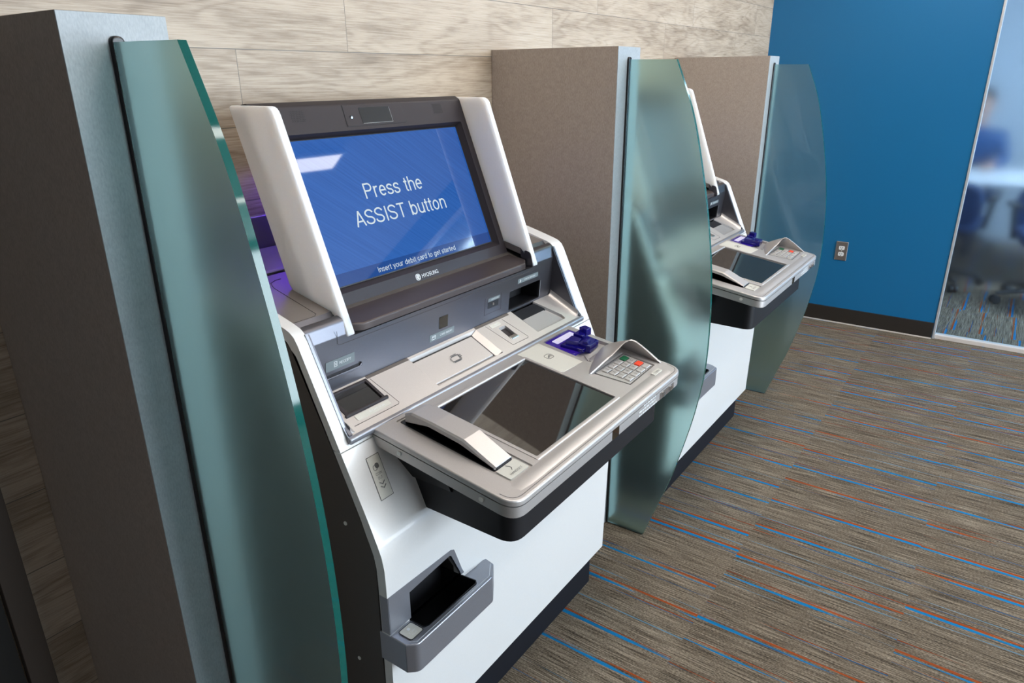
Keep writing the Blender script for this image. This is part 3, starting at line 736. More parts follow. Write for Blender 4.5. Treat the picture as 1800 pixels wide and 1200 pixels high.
add_ring(bm, rrect(0.2165, 0.3655, 0.925, 0.9895, .004, 2), rrect(0.2195, 0.3625, 0.936, 0.9865, .004, 2), -0.060, -0.004, fW)
add_plate(bm, rrect(0.2165, 0.3655, 0.925, 0.9895), -0.064, -0.060, fW)
cs = bm_to('check_slot', bm, 'deep', K)
lines('slot_edge', 'alu', cs, [[(0.3635, 0.940), (0.3635, 0.984)]], .0012, fW, 0.0008)
plate('check_ramp', 'kick', K, [(0.220, 0.399), (0.362, 0.399), (0.345, 0.4285), (0.231, 0.4285)], -0.0078, -0.0045, fF)
bm = bmesh.new()                                             # ribbed check tray
gp = [(0.2355, 0.4290), (0.336, 0.4290), (0.3655, 0.4775), (0.2355, 0.4775)]
for i in range(34):
    dd = 0.4298 + i * 0.00140; x1 = 0.336 + (dd - 0.429) * 0.6
    add_plate(bm, [(0.2365, dd), (x1, dd), (x1, dd + 0.0007), (0.2365, dd + 0.0007)], -0.0040, -0.0032, fF)
ct_ = bm_to('check_tray', bm, 'silver', K)
plate('tray_mesh_back', 'gap', ct_, gp, -0.0078, -0.0042, fF)
def labelled(name, f, a0, a1, b0, b1, h, txt=None, mat='label', ink='print_white', updown=1, r=.002, tw=None, th=None, ta=0.0):
    l = plate(name, mat, K, rrect(a0, a1, b0, b1, r, 3), h - 0.0012, h, f)
    if txt: text('lettering', ink, l, txt, f, (a0 + a1) / 2 + ta, (b0 + b1) / 2, tw or (a1 - a0) * 0.6, th or abs(b1 - b0) * 0.42, h + 0.0004, updown=updown)
    return l
# card reader window, labels, headphone jack on the niche wall
l = labelled('receipt_label', fW, -0.388, -0.3145, 0.9755, 0.996, 0.0009, 'RECEIPT', 'label_dark', ta=0.012, tw=.030, th=.0058)
lines('receipt_icon', 'print_white', l, [[(-.3675, .9815), (-.3675, .9915), (-.3605, .9915), (-.3605, .9815), (-.3675, .9815)], [(-.366, .988), (-.362, .988)], [(-.366, .985), (-.362, .985)]], .0008, fW, .0014)
plate('receipt_slot', 'deep', K, rrect(-0.420, -0.3005, 0.9635, 0.9675, .0015, 3), -0.0006, 0.0009, fW)
plate('receipt_lip', 'fascia', K, fillet([(-.420, .9575), (-.3020, .9575), (-.2975, .9625), (-.2975, .9700), (-.3005, .9665), (-.3035, .9630), (-.420, .9630)], .001, 2), -0.0006, 0.0045, fW, bev=.001)
ww = plate('camera_window', 'window', K, rrect(-.0575, -.0275, 0.9665, 0.9955, .0015, 3), -0.001, 0.0010, fW)
l = labelled('card_label', fW, -0.089, -0.003, 0.9435, 0.9600, 0.0009, 'CARD INSERT', 'label_dark', ta=.014, tw=.043, th=.0048)
lines('card_icon', 'print_white', l, [[(-.082, .9475), (-.0695, .9475), (-.0695, .9555), (-.080, .9555), (-.082, .9475)], [(-.080, .9525), (-.0705, .9525)]], .0009, fW, .0014)
lines('seam', 'gap', K, [[(.1145, .9515), (.1145, .9945), (.1825, .9945), (.1825, .9515), (.1145, .9515)]], .0009, fW, 0.0006)
l = labelled('earphone_label', fW, 0.126, 0.176, 0.9830, 0.9915, 0.0009, 'EARPHONE', 'label_dark', ta=.003, tw=.030, th=.0034)
jk = plate('earphone_jack', 'deep', K, rrect(.1275, .1695, .9655, .9810, .001, 2), -0.001, 0.0010, fW)
cylinder('socket', 'chrome', jk, fW(.1465, .9745, .0005), fW(.1465, .9745, .003), .0036)
l = labelled('check_label', fW, 0.252, 0.347, 1.0000, 1.0125, 0.0009, 'CHECK DEPOSIT', 'label_dark', ta=.008, tw=.052, th=.0042)
lines('check_icon', 'print_white', l, [[(.262, 1.0025), (.262, 1.010)], [(.2645, 1.0040), (.2645, 1.0085)], [(.260, 1.0045), (.262, 1.0025)]], .0013, fW, .0014)
lines('seam', 'gap', K, [[(-.3585, 1.052), (-.3570, 1.0275), (-.3540, 1.0235), (-.3480, 1.0225), (.3260, 1.0225), (.3320, 1.0240), (.3350, 1.0280), (.3360, 1.052)]], .0009, fW, 0.0006)
# niche floor: wallet flap, receipt window, USB reader
wal = plate('note_flap', 'silver', K, rrect(-0.1585, 0.047, 0.4085, 0.4745, .003, 3), -0.0100, -0.0050, fF, bev=.002)
plate('flap_groove', 'groove', K, rrect(-0.1600, 0.0535, 0.4752, 0.4840), -0.0104, -0.0088, fF)
plate('flap_groove', 'gap', K, rrect(0.0478, 0.0535, 0.4080, 0.4745), -0.0104, -0.0085, fF)
plate('crease_strip', 'groove', K, rrect(-0.288, -0.1635, 0.3966, 0.4035), -0.0005, 0.0004, fF)
plate('crease_strip', 'groove', K, rrect(0.0735, 0.2120, 0.3966, 0.4035), -0.0005, 0.0004, fF)
lines('note_icon', 'print_dark', wal, [[(-.068, .449), (-.039, .449), (-.039, .4365), (-.061, .4365), (-.068, .440), (-.068, .449)], [(-.040, .439), (-.034, .439), (-.034, .444), (-.040, .444)], [(-.066, .4515), (-.043, .4515)], [(-.060, .4335), (-.043, .4335)]], .0013, fF, -.0030)
plate('flap_groove', 'deep', K, rrect(-0.1585, 0.055, 0.4035, 0.4072), -0.0102, -0.0085, fF)
bm = bmesh.new()                                             # bevelled shoulder right of the flap
v = [fF(.054, .404, -.0100), fF(.072, .404, .0004), fF(.0725, .481, .0004), fF(.054, .4785, -.0100), fF(.0725, .404, -.0100), fF(.0730, .481, -.0100)]
vv = [bm.verts.new(q) for q in v]
for q in ((0, 1, 2, 3), (0, 4, 1), (3, 2, 5), (1, 4, 5, 2), (0, 3, 5, 4)): bm.faces.new([vv[i] for i in q])
bm_to('flap_shoulder', bm, 'silver', K)
rw = plate('receipt_window', 'gloss_black', K, rrect(-0.3885, -0.297, 0.4060, 0.4535, .001, 1), -0.0095, -0.0015, fF)
ringo('window_frame', 'bezel', K, rrect(-0.3955, -0.2905, 0.4020, 0.4585, .001, 1), rrect(-0.3875, -0.2975, 0.4065, 0.4530, .001, 1), -0.004, 0.0022, fF, .0008)
plate('window_lip', 'bezel', K, rrect(-0.3990, -0.2860, 0.4550, 0.4600, .002, 3), 0.0, 0.0050, fF, bev=.0015)
lines('seam', 'gap', K, [[(-.2825, .4055), (-.2755, .4765), (-.2800, .4800), (-.3980, .4800)]], .0008, fF, 0.0005)
lines('seam', 'gap', K, [[(.107, .4065), (.1215, .4795), (.185, .4805), (.190, .4775), (.176, .4065)]], .0008, fF, 0.0005)
labelled('scanner_label', fF, -0.3825, -0.2925, 0.4625, 0.4735, 0.0010, 'ID CARD SCAN', 'label', 'print_white', -1, .003, ta=.010, tw=.040, th=.004)
labelled('reader_label', fF, 0.118, 0.158, 0.4085, 0.4180, 0.0010, 'FINGER', 'label', 'print_white', -1, .003, ta=.004, tw=.012, th=.003)
bm = bmesh.new(); add_plate(bm, rrect(.137, .164, .425, .465), -.0092, -.0078, fF)
ur = bm_to('fingerprint_reader', bm, 'bezel', K)
bm = bmesh.new(); add_plate(bm, [(.1375, .4570), (.1635, .4570), (.1655, .4665), (.1355, .4665)], -.004, .0022, fF, bev=.0008)
bm_to('chrome_lip', bm, 'chrome', ur)
# deck seams beside the monitor (left and right)
fD = lambda a, d, h: D(a, d, 1.0930 - 0.2375 * (d - 0.305) + h)
lines('seam', 'gap', K, [[(-.424, .3660), (-.3720, .3660), (-.3640, .3600), (-.3600, .2350), (-.352, .2150), (-.335, .2080), (-.322, .2080)]], .0010, fD, 0.0006)
lines('seam', 'gap', K, [[(.3590, .3660), (.3600, .2350), (.352, .2150), (.335, .2080), (.322, .2080)]], .0010, fD, 0.0006)
# back of the deck: light bar and housing on the wall side
ext('deck_gap', 'deep', [(0.172, 1.095), (0.1845, 1.095), (0.1845, 1.1195), (0.172, 1.1195)], -0.445, 0.445)
ext('light_bar', 'silver', fillet([(0.045, 1.10), (0.172, 1.10), (0.172, 1.1225), (0.165, 1.1265), (0.045, 1.1440)], [0, 0, .002, .004, .002], 3), -0.445, 0.445)
ext('rear_housing', 'silver', fillet([(0.014, 0.90), (0.0305, 0.90), (0.0305, 1.213), (0.014, 1.213)], [0, 0, .003, 0], 3), -0.40, 0.40)

# ---------------------------------------------------------------- monitor
mon_prof = fillet([(0.3265, 1.0575), (0.1900, 1.4080), (0.1745, 1.4480), (0.160, 1.4565), (0.140, 1.4535), (0.138, 1.43), (0.252, 1.105), (0.262, 1.0575)], [0, 0, .012, .010, .01, .01, .01, .004], 5)
mon = ext('monitor', 'bezel', mon_prof, -0.3170, 0.3170)
# recess for the screen with sloping cheeks
bm = bmesh.new()
o1 = rrect(-.2955, .2955, 1.0850, 1.3945, .004, 2); i1 = rrect(-.2855, .2855, 1.0915, 1.3830, .001, 2)
a_ = [bm.verts.new(fS(x, z, 0.030)) for x, z in o1]; b_ = [bm.verts.new(fS(x, z, 0.0135)) for x, z in o1]; c_ = [bm.verts.new(fS(x, z, -0.003)) for x, z in i1]
n_ = len(o1)
for r0, r1 in ((a_, b_), (b_, c_)):
    for i in range(n_): bm.faces.new((r0[i], r0[(i + 1) % n_], r1[(i + 1) % n_], r1[i]))
bm.faces.new(a_); bm.faces.new(list(reversed(c_)))
bmesh.ops.recalc_face_normals(bm, faces=bm.faces)
cut(mon, [bm_to('c', bm, 'deep', K)])
scr = plate('screen', 'screen', mon, rrect(-.2850, .2850, 1.0925, 1.3825), -0.0025, 0.0, fS); scr['label'] = 'lit blue screen with white words'
ringo('screen_gasket', 'deep', mon, rrect(-.2856, .2856, 1.0917, 1.3830), rrect(-.2835, .2835, 1.0940, 1.3812), -0.002, 0.0006, fS)
ST = 1.07
text('screen_words', 'screen_text', scr, 'Press the', fS, 0.000, 1.2672, 0.187, 0.0318, 0.0005)
text('screen_words', 'screen_text', scr, 'ASSIST button', fS, 0.0045, 1.2142, 0.300, 0.0318, 0.0005)
text('screen_words', 'screen_text', scr, 'Insert your debit card to get started', fS, 0.004, 1.1055, 0.266, 0.0114, 0.0005)
fM = lambda a, z, h: D(a, 0.3100 + 0.39 * (1.105 - z) + h, z)        # bezel face
fM = lambda a, z, h: D(a, 0.3265 - (z - 1.0575) * (0.1365 / 0.3505) + h, z)
bm = bmesh.new(); add_text(bm, 'HYOSUNG', fM, 0.0085, 1.0710, 0.056, 0.0085, 0.0006)
add_ring(bm, rrect(-.0405, -.0255, 1.0645, 1.0785, .0069, 5), rrect(-.0392, -.0268, 1.0657, 1.0773, .0057, 5), 0.0002, 0.0006, fM)
for zz in (1.0685, 1.0715, 1.0745): add_plate(bm, rrect(-.0375, -.0285, zz - .0008, zz + .0008), .0002, .0006, fM)
add_plate(bm, rrect(-.0338, -.0322, 1.067, 1.0765), .0002, .0006, fM)
bm_to('maker_logo', bm, 'print_white', mon, 0)
cmod = plate('camera_module', 'bezel', mon, fillet([(-.0905, 1.4030), (.0935, 1.4030), (.0925, 1.4460), (-.0885, 1.4460)], [.003, .003, .001, .001], 3), -0.001, 0.0012, fM, bev=.0006)
lines('seam', 'deep', cmod, [[(-.0885, 1.4470), (-.0912, 1.4028), (.0942, 1.4028), (.0925, 1.4470)]], .0010, fM, 0.0009)
cw = plate('camera_glass', 'gloss_black', cmod, rrect(-.0445, .0495, 1.4075, 1.4400, .002, 3), 0.0002, 0.0018, fM)
lines('glass_trim', 'chrome', cmod, [[(-.0430, 1.4070), (.0500, 1.4070), (.0500, 1.4385)]], .0010, fM, 0.0021)
bm = bmesh.new(); add_cyl(bm, fM(-.0725, 1.4205, 0), fM(-.0725, 1.4205, .0020), .0045); bm_to('lens_ring', bm, 'deep', cmod)
cylinder('camera_lens', 'chrome', cmod, fM(-.0725, 1.4205, .001), fM(-.0725, 1.4205, .0028), .0022)
for cx_ in (-.215, .219):
    bm = bmesh.new()
    for i in range(9):
        for j in range(7):
            a0 = cx_ + (i - 4) * .0039 + (0.0020 if j % 2 else 0); z0 = 1.4290 + (j - 3) * .0033
            add_plate(bm, [(a0 + .00115 * math.cos(t_ * math.pi / 3), z0 + .00115 * math.sin(t_ * math.pi / 3)) for t_ in range(6)], 0.0, 0.0006, fM)
    bm_to('speaker_grille', bm, 'deep', mon, 0)
# ledge below the bezel, reaching out between the fins
pl = []
for i in range(25):
    u = i / 24; x = -0.3125 + 0.625 * u
    e_ = min(1.0, min(u, 1 - u) / 0.05); dd = 0.386 + 0.0185 * math.sin(math.pi / 2 * e_)
    pl.append((x, dd))
pl = [(-0.3125, 0.322)] + pl + [(0.3125, 0.322)]
fL = lambda a, d, h: D(a, d, 1.0590 - 0.14 * (d - 0.33) + h)
plate('monitor_ledge', 'ledge', K, pl, -0.0155, 0.0, fL, bev=.004)
plate('ledge_gap', 'deep', K, [(x, d - 0.006 if d > .33 else d) for x, d in pl], -0.026, -0.0155, fL)
# two milky side fins
fin_prof = fillet([(0.128, 1.4530), (0.2575, 1.4535), (0.4135, 1.0330), (0.395, 1.037), (0.375, 1.0715), (0.262, 1.0985), (0.250, 1.113)], [.006, .024, .006, .02, .006, 0, .006], 4)
for s, lb in ((-1, 'left fin'), (1, 'right fin')):
    a0, a1 = s * 0.3175, s * 0.3340
    ext('side_fin', 'fin', fin_prof, a0, a1, bev=.002)
# violet light strips behind the monitor
ext('monitor_mount', 'carcass', [(0.032, 1.13), (0.235, 1.13), (0.150, 1.38), (0.032, 1.38)], -0.10, 0.10)
for a0, a1 in ((-.215, -.105), (.105, .300)):
    ext('led_strip', 'violet_led', [(0.060, 1.276), (0.084, 1.276), (0.084, 1.284), (0.060, 1.284)], a0, a1)
    ext('led_visor', 'deep', [(0.050, 1.285), (0.120, 1.285), (0.120, 1.288), (0.050, 1.288)], a0, a1)

# ---------------------------------------------------------------- customer shelf
sh = fillet([(-.3720, .4600), (.3490, .4600), (.3490, .8280), (-.3720, .8280)], [0, 0, .038, .038], 8)
shb = offset(sh, .0012)
band = plate('shelf_band', 'silver', K, shb, -0.0315, -0.0090, fT, bot=.002)
lid = plate('shelf_top', 'silver', K, sh, -0.0058, 0.0050, fT, bev=.0038)
ins = offset(fillet([(-.3720, .4600), (.3490, .4600), (.3490, .8280), (-.3720, .8280)], [0, 0, .038, .038], 8), .009)
lines('rim_line', 'gap', K, [[p_ for p_ in ins + ins[:1] if p_[1] > .49]], .0009, fT, 0.0053)
plate('shelf_groove', 'deep', K, offset(sh, .0040), -0.0095, -0.0048, fT)
cut(lid, [plate('c', 'deep', K, rrect(-.2250, .0930, .5330, .7755, .004, 3), -0.0012, 0.02, fT),
          plate('c', 'deep', K, [(.2050, .5130), (.3240, .5130), (.3320, .6500), (.2000, .6500)], -0.0035, 0.02, fT),
          plate('c', 'deep', K, [(.1520, .6800), (.3120, .6800), (.3120, .7700), (.1700, .7740)], 0.0020, 0.02, fT),
          plate('c', 'deep', K, rrect(-.3245, -.2520, .5120, .7860, .006, 3), 0.0020, 0.02, fT)])
ringo('display_rim', 'silver', K, rrect(-.2330, .1010, .5255, .7835, .005, 3), rrect(-.2240, .0920, .5340, .7745, .003, 3), 0.0030, 0.0068, fT, .002)
plate('touch_display', 'gloss_black', K, rrect(-.2235, .0915, .5345, .7740), -0.0010, 0.0030, fT)
# rounded palm rest along the front edge
bm = bmesh.new()
pr = [(0, .785), (.0008, .789), (.0019, .797), (.0021, .804), (.0013, .811), (0, .815)]
xs = [-.336 + i * (.650 / 16) for i in range(17)]
rows = []
for i, x in enumerate(xs):
    s_ = min(1, min(i, 16 - i) / 1.0) 
    rows.append([bm.verts.new(fT(x, d, .0048 + h * s_)) for h, d in pr])
for r0, r1 in zip(rows, rows[1:]):
    for j in range(len(pr) - 1): bm.faces.new((r0[j], r0[j + 1], r1[j + 1], r1[j]))
    bm.faces.new((r0[0], r1[0], r1[-1], r0[-1]))
bm_to('palm_rest', bm, 'silver', K)
# violet card reader, its recess ramp
rd = plate('card_reader', 'violet_glow', K, rrect(.2070, .3260, .5150, .6000, .006, 4), -0.0030, 0.0040, fT, bev=.002)
rd['label'] = 'lit violet translucent card reader'
lb = plate('reader_label', 'glow_label', rd, rrect(.2260, .3150, .5250, .5430, .003, 3), 0.0040, 0.0050, fT)
text('lettering', 'print_white', lb, 'CARD', fT, .2850, .5345, .026, .007, .0055, updown=-1)
lines('card_icon', 'print_white', lb, [[(.240, .5300), (.256, .5300), (.256, .5390), (.240, .5390), (.240, .5300)], [(.240, .5330), (.256, .5330)]], .0014, fT, .0056)
def chunk(poly, h0, h1, name='reader_jaw', bev=.0015): return plate(name, 'violet', rd, poly, h0, h1, fT, bev=bev)
chunk([(.218, .556), (.318, .556), (.316, .610), (.232, .612)], .004, .012)
chunk([(.226, .566), (.262, .562), (.266, .588), (.240, .594)], .012, .024)
chunk([(.274, .560), (.304, .558), (.306, .580), (.278, .584)], .012, .025)
chunk([(.300, .562), (.321, .567), (.319, .586), (.298, .584)], .018, .036)
chunk([(.242, .592), (.300, .586), (.300, .618), (.250, .622)], .002, .020)
chunk([(.248, .602), (.270, .600), (.270, .612), (.252, .614)], .020, .027)
plate('reader_ramp', 'silver', K, [(.2300, .6180), (.3220, .6150), (.3310, .6480), (.2060, .6480)], -0.0034, -0.0005, fT, bev=.001)
bm = bmesh.new(); v = [fT(.2060, .6495, .0046), fT(.3320, .6495, .0046), fT(.3220, .6230, -.0030), fT(.2320, .6260, -.0030), fT(.2060, .6495, -.0034), fT(.3320, .6495, -.0034)]
vv = [bm.verts.new(q) for q in v]
for q in ((0, 1, 2, 3), (0, 4, 5, 1), (4, 3, 2, 5), (0, 3, 4), (1, 5, 2)): bm.faces.new([vv[i] for i in q])
bm_to('reader_slope', bm, 'silver', K)
# contactless label
nf = plate('contactless_label', 'label', K, [(.0960, .5090), (.1880, .5090), (.1880, .6370), (.1120, .6330), (.0960, .6230)], 0.0048, 0.0057, fT)
nf2 = bmesh.new(); add_ring(nf2, rrect(.1350, .1610, .5560, .5760, .0098, 6), rrect(.1362, .1598, .5572, .5748, .0086, 6), .0055, .0061, fT)
for k_ in range(3): line_strip(nf2, [(.146 + k_ * .0035 + .004 * math.sin(t_), .566 + (.003 + .0016 * k_) * math.cos(t_)) for t_ in [0.6 + i * .5 for i in range(5)]], .0008, fT, .0061)
line_strip(nf2, [(.141, .570), (.149, .565)], .003, fT, .0061)
bm_to('contactless_mark', nf2, 'print_dark', nf, 0)
# keypad and privacy hood
kp = plate('keypad', 'key', K, [(.1590, .6860), (.3060, .6860), (.3060, .7675), (.1740, .7710)], 0.0016, 0.0046, fT, bev=.001)
lines('keypad_seam', 'gap', kp, [[(.1590, .6860), (.3060, .6860), (.3060, .7675), (.1740, .7710), (.1590, .6860)]], .0012, fT, .0050)
keys = [['1', '2', '3', 'E'], ['4', '5', '6', 'C'], ['7', '8', '9', 'X'], ['<', '0', '>', '']]
for r_ in range(4):
    for c_i in range(4):
        x0 = .1800 + r_ * .0015 + c_i * .0300; d0 = .6930 + r_ * .0190
        red = (r_, c_i) == (2, 3); green = (r_, c_i) == (0, 3)
        mt = 'green_key' if green else 'red_key' if red else 'key'
        k_ = plate('key', mt, kp, rrect(x0, x0 + .0245, d0, d0 + .0150, .0018, 2), 0.0044, 0.0078, fT, bev=.0012)
        if green: k_['label'] = 'green enter key'
        if red: k_['label'] = 'red cancel key'
        lines('key_shadow_gap', 'gap', k_, [[(x0 + .025, d0 + .001), (x0 + .025, d0 + .0155), (x0 + .001, d0 + .0155)]], .0010, fT, .0052)
        if keys[r_][c_i] and not red and not green:
            text('numeral', 'print_dark', k_, keys[r_][c_i], fT, x0 + .012, d0 + .0075, .0055, .0075, .0081, updown=-1)
# hood: folded shield standing along the back and the right of the keypad
base_c = [(.1400, .6790), (.1700, .6650), (.2200, .6480), (.2700, .6350), (.3050, .6290), (.3280, .6330), (.3360, .6480), (.3390, .6750), (.3400, .7100), (.3390, .7450), (.3370, .7760)]
top_c = [(.1430, .6830, .0080), (.1760, .6880, .0190), (.2180, .6920, .0310), (.2600, .6960, .0430), (.2880, .6990, .0490), (.3060, .7050, .0500), (.3140, .7150, .0470), (.3190, .7300, .0390), (.3240, .7480, .0280), (.3290, .7640, .0165), (.3330, .7780, .0070)]
base_s = smooth_curve([(a, b_) for a, b_ in base_c], 3)
t2 = smooth_curve([(a, b_) for a, b_, h in top_c], 3); t2h = smooth_curve([(i, h) for i, (a, b_, h) in enumerate(top_c)], 3)
bm = bmesh.new()
O_, I_ = [], []
nr = 6
for i in range(len(base_s)):
    A = Vector((*base_s[i], 0.0035)); B_ = Vector((*t2[i], t2h[i][1]))
    ro, ri = [], []
    for j in range(nr):
        u = j / (nr - 1); P_ = A.lerp(B_, u); P_.z = A.z + (B_.z - A.z) * (u ** 0.85)
        cxk, cyk = .235, .735
        inw = (Vector((cxk, cyk)) - Vector((P_.x, P_.y))).normalized() * .0042
        ro.append(bm.verts.new(fT(P_.x, P_.y, P_.z))); ri.append(bm.verts.new(fT(P_.x + inw.x, P_.y + inw.y, P_.z - .0012)))
    O_.append(ro); I_.append(ri)
for i in range(len(O_) - 1):
    for j in range(nr - 1):
        bm.faces.new((O_[i][j], O_[i][j + 1], O_[i + 1][j + 1], O_[i + 1][j])); bm.faces.new((I_[i][j], I_[i + 1][j], I_[i + 1][j + 1], I_[i][j + 1]))
    bm.faces.new((O_[i][-1], I_[i][-1], I_[i + 1][-1], O_[i + 1][-1])); bm.faces.new((O_[i][0], O_[i + 1][0], I_[i + 1][0], I_[i][0]))
for i in (0, len(O_) - 1):
    for j in range(nr - 1): bm.faces.new((O_[i][j], O_[i][j + 1], I_[i][j + 1], I_[i][j]))
bm_to('keypad_hood', bm, 'silver', K, 50)
ec = plate('keypad_badge', 'label', K, fillet([(.2560, .7840), (.2960, .7840), (.2960, .7960), (.2560, .7960)], .002, 3), 0.006, 0.0076, fT)
text('lettering', 'print_dark', ec, 'Crypto', fT, .276, .790, .024, .006, .0080, updown=-1)
# handset cradle and label
hl = plate('handset_label', 'label', K, rrect(-.3160, -.2590, .7470, .7800, .003, 3), 0.0018, 0.0046, fT)
text('lettering', 'print_dark', hl, 'HANDSET', fT, -.2870, .7715, .036, .0050, .0050, updown=-1)
lines('handset_icon', 'print_dark', hl, [[(-.2900, .7500), (-.2860, .7560), (-.2860, .7600), (-.2900, .7640)]], .0014, fT, .0051)
cr = plate('handset_cradle', 'deep', K, rrect(-.3160, -.2600, .5160, .7440, .004, 3), 0.0010, 0.0026, fT)
# screws on the shelf's side, front window, icons, switches
for dd in (.564, .756):
    cylinder('screw', 'screw', K, fT(-.3725, dd, -.0185), fT(-.3700, dd, -.0185), .0050)
fV = lambda a, z, h: D(a, 0.8268 + h, z)
plate('sensor_window', 'window', K, rrect(-.0190, .0110, .7965, .8205, .0005, 1), -0.001, 0.0006, fV)
bm = bmesh.new()
for r_, z0 in enumerate((.8165, .8080, .7995)):
    x = .108 if r_ else .130
    while x < .195:
        w_ = random.choice((.006, .009, .013)); add_plate(bm, rrect(x, min(x + w_, .200), z0 - .0016, z0 + .0016), .0002, .0006, fV); x += w_ + .003
bm_to('notice_print', bm, 'print_white', K, 0)
sw = plate('switch_plate', 'chrome_dark', K, rrect(.2180, .2960, .7975, .8140, .003, 3), -0.001, 0.0012, fV)
for a in (.236, .276): cylinder('button', 'chrome', sw, fV(a, .8060, .0005), fV(a, .8060, .0042), .0062)
# black bracket box below the shelf
bbx = fillet([(-.3120, .470), (.3220, .470), (.3220, .7830), (-.3120, .7830)], [0, 0, .035, .035], 7)
fb_top = lambda a, d, h: D(a, d, 0.835 - 0.148 * (d - 0.766) - 0.031) if h > 0.5 else D(a, d, 0.6970 if d > .60 else 0.7000)
bm = bmesh.new(); add_plate(bm, bbx, 0, 1, fb_top); 
bracket = bm_to('shelf_bracket', bm, 'black', K)
bm = bmesh.new()
prf = [(-.3120, .7590), (-.3170, .7620), (-.3270, .7860), (-.3370, .8100), (-.3450, .8460), (.3450, .8460), (.3370, .8100), (.3270, .7860), (.3220, .7590)]
add_plate(bm, prf, 0.480, 0.640, lambda a, z, h: D(a, h, z))
bm_to('shelf_gusset', bm, 'black', K)
# ---------------------------------------------------------------- coin tray and labels on the lower front
cl = plate('coin_label', 'label', K, [(-.4055, .8335), (-.3745, .8335), (-.3755, .7565), (-.4075, .7565)], 0.0, 0.0012, lambda a, z, h: D(a, dF(z) + h, z))
fC = lambda a, z, h: D(a, dF(z) + h + 0.0016, z)
bm = bmesh.new(); add_text(bm, 'COIN', fC, -.3905, .8010, .0150, .0048, 0); add_text(bm, 'OUT', fC, -.3905, .7930, .0115, .0048, 0)
for zz in (.7815, .7745): line_strip(bm, [(-.3965, zz + .0040), (-.3905, zz), (-.3845, zz + .0040)], .0014, fC, .0004)
add_plate(bm, rrect(-.3930, -.3835, .8100, .8195, .0046, 5), -.0002, .0002, fC)
add_ring(bm, rrect(-.3985, -.3890, .8075, .8170, .0046, 5), rrect(-.3978, -.3897, .8082, .8163, .0039, 5), -.0002, .0003, fC)
bm_to('lettering', bm, 'print_dark', cl, 0)
lines('label_edge', 'gap', K, [[(-.4055, .8335), (-.3745, .8335), (-.3755, .7565), (-.4075, .7565), (-.4055, .8335)]], .0008, lambda a, z, h: D(a, dF(z) + h, z), 0.0014)
cut(front, [plate('c', 'deep', K, fillet([(-.3970, .4240), (-.2290, .4240), (-.2330, .5040), (-.2640, .5600), (-.2720, .5645), (-.3860, .5645), (-.3950, .5560)], [0, 0, .002, .006, .004, .004, .004], 3), -0.06, 0.02, fB)])
cp = ringo('coin_surround', 'steel', K, [(-.4510, .4920), (-.2240, .4920), (-.2310, .5060), (-.2540, .5690), (-.2640, .5740), (-.4510, .5790)],
           [(-.3930, .4920), (-.2335, .4920), (-.2385, .5040), (-.2640, .5590), (-.2700, .5630), (-.3930, .5540)], -0.0060, 0.0010, fB)
plate('coin_surround_end', 'steel', K, [(.567, .4920), (.588, .4920), (.588, .5790), (.567, .5790)], -HW - .0004, -HW + .0015, fx)
# tray body, hollow
tp = fillet([(-.4525, .5600), (-.1350, .5600), (-.1490, .6120), (-.1980, .6460), (-.4370, .6460), (-.4525, .6280)], [0, 0, .006, .020, .020, .004], 4)
fK = lambda a, d, h: D(a, d, h - (max(0.0, (a + .20) / .065) * 0.017 if a > -.20 else 0) * (1 if h > .45 else 0))
tray = plate('coin_tray', 'steel', K, tp, 0.4190, 0.4900, fK, bev=.003, bot=.004)
cut(tray, [plate('c', 'deep', K, fillet([(-.3960, .5500), (-.2330, .5500), (-.2260, .6240), (-.2340, .6300), (-.3870, .6300), (-.3960, .6240)], [0, 0, .006, .004, .008, .004], 3), 0.4260, 0.52, lambda a, d, h: D(a, d, h))])
bm = bmesh.new()                                         # black liner
lp = fillet([(-.3955, .5300), (-.2360, .5300), (-.2265, .6235), (-.2345, .6295), (-.3865, .6295), (-.3955, .6235)], [0, 0, .006, .004, .008, .004], 3)
add_ring(bm, lp, offset(lp, .0022), 0.4262, 0.4885, lambda a, d, h: D(a, d, h))
add_plate(bm, lp, 0.4262, 0.4300, lambda a, d, h: D(a, d, h))
add_plate(bm, [(-.3950, .5280), (-.2350, .5280), (-.2350, .5325), (-.3950, .5325)], 0.4265, 0.5660, lambda a, d, h: D(a, d, h))
liner = bm_to('coin_cup', bm, 'deep', K)
plate('coin_door', 'window', liner, [(-.3720, .4850), (-.3330, .4950), (-.3350, .5440), (-.3760, .5440)], 0.0330 - .0888, 0.0350 - .0870, fB)
fP = lambda a, d, h: D(a, d, .4900 + h)
bd = plate('coin_badge', 'label', K, rrect(-.4360, -.4020, .5950, .6280, .005, 4), 0.0, 0.0010, fP)
lines('badge_edge', 'deep', bd, [[(x, d) for x, d in (lambda q: q + q[:1])(rrect(-.4370, -.4010, .5940, .6290, .005, 4))]], .0012, fP, .0012)
bm = bmesh.new(); add_text(bm, 'COIN', fP, -.4190, .6140, .016, .0045, .0014, updown=-1); add_text(bm, 'OUT', fP, -.4190, .6210, .013, .0045, .0014, updown=-1)
add_plate(bm, rrect(-.4225, -.4155, .6010, .6080, .0033, 4), .0008, .0014, fP); bm_to('lettering', bm, 'print_white', bd, 0)
lines('tray_line', 'alu', K, [[(-.4410, .6300), (-.4330, .6390), (-.2000, .6390), (-.1560, .6080)]], .0010, lambda a, d, h: D(a, d, .4901 - (max(0.0, (a + .20) / .065) * 0.017 if a > -.20 else 0) + h), .0004)

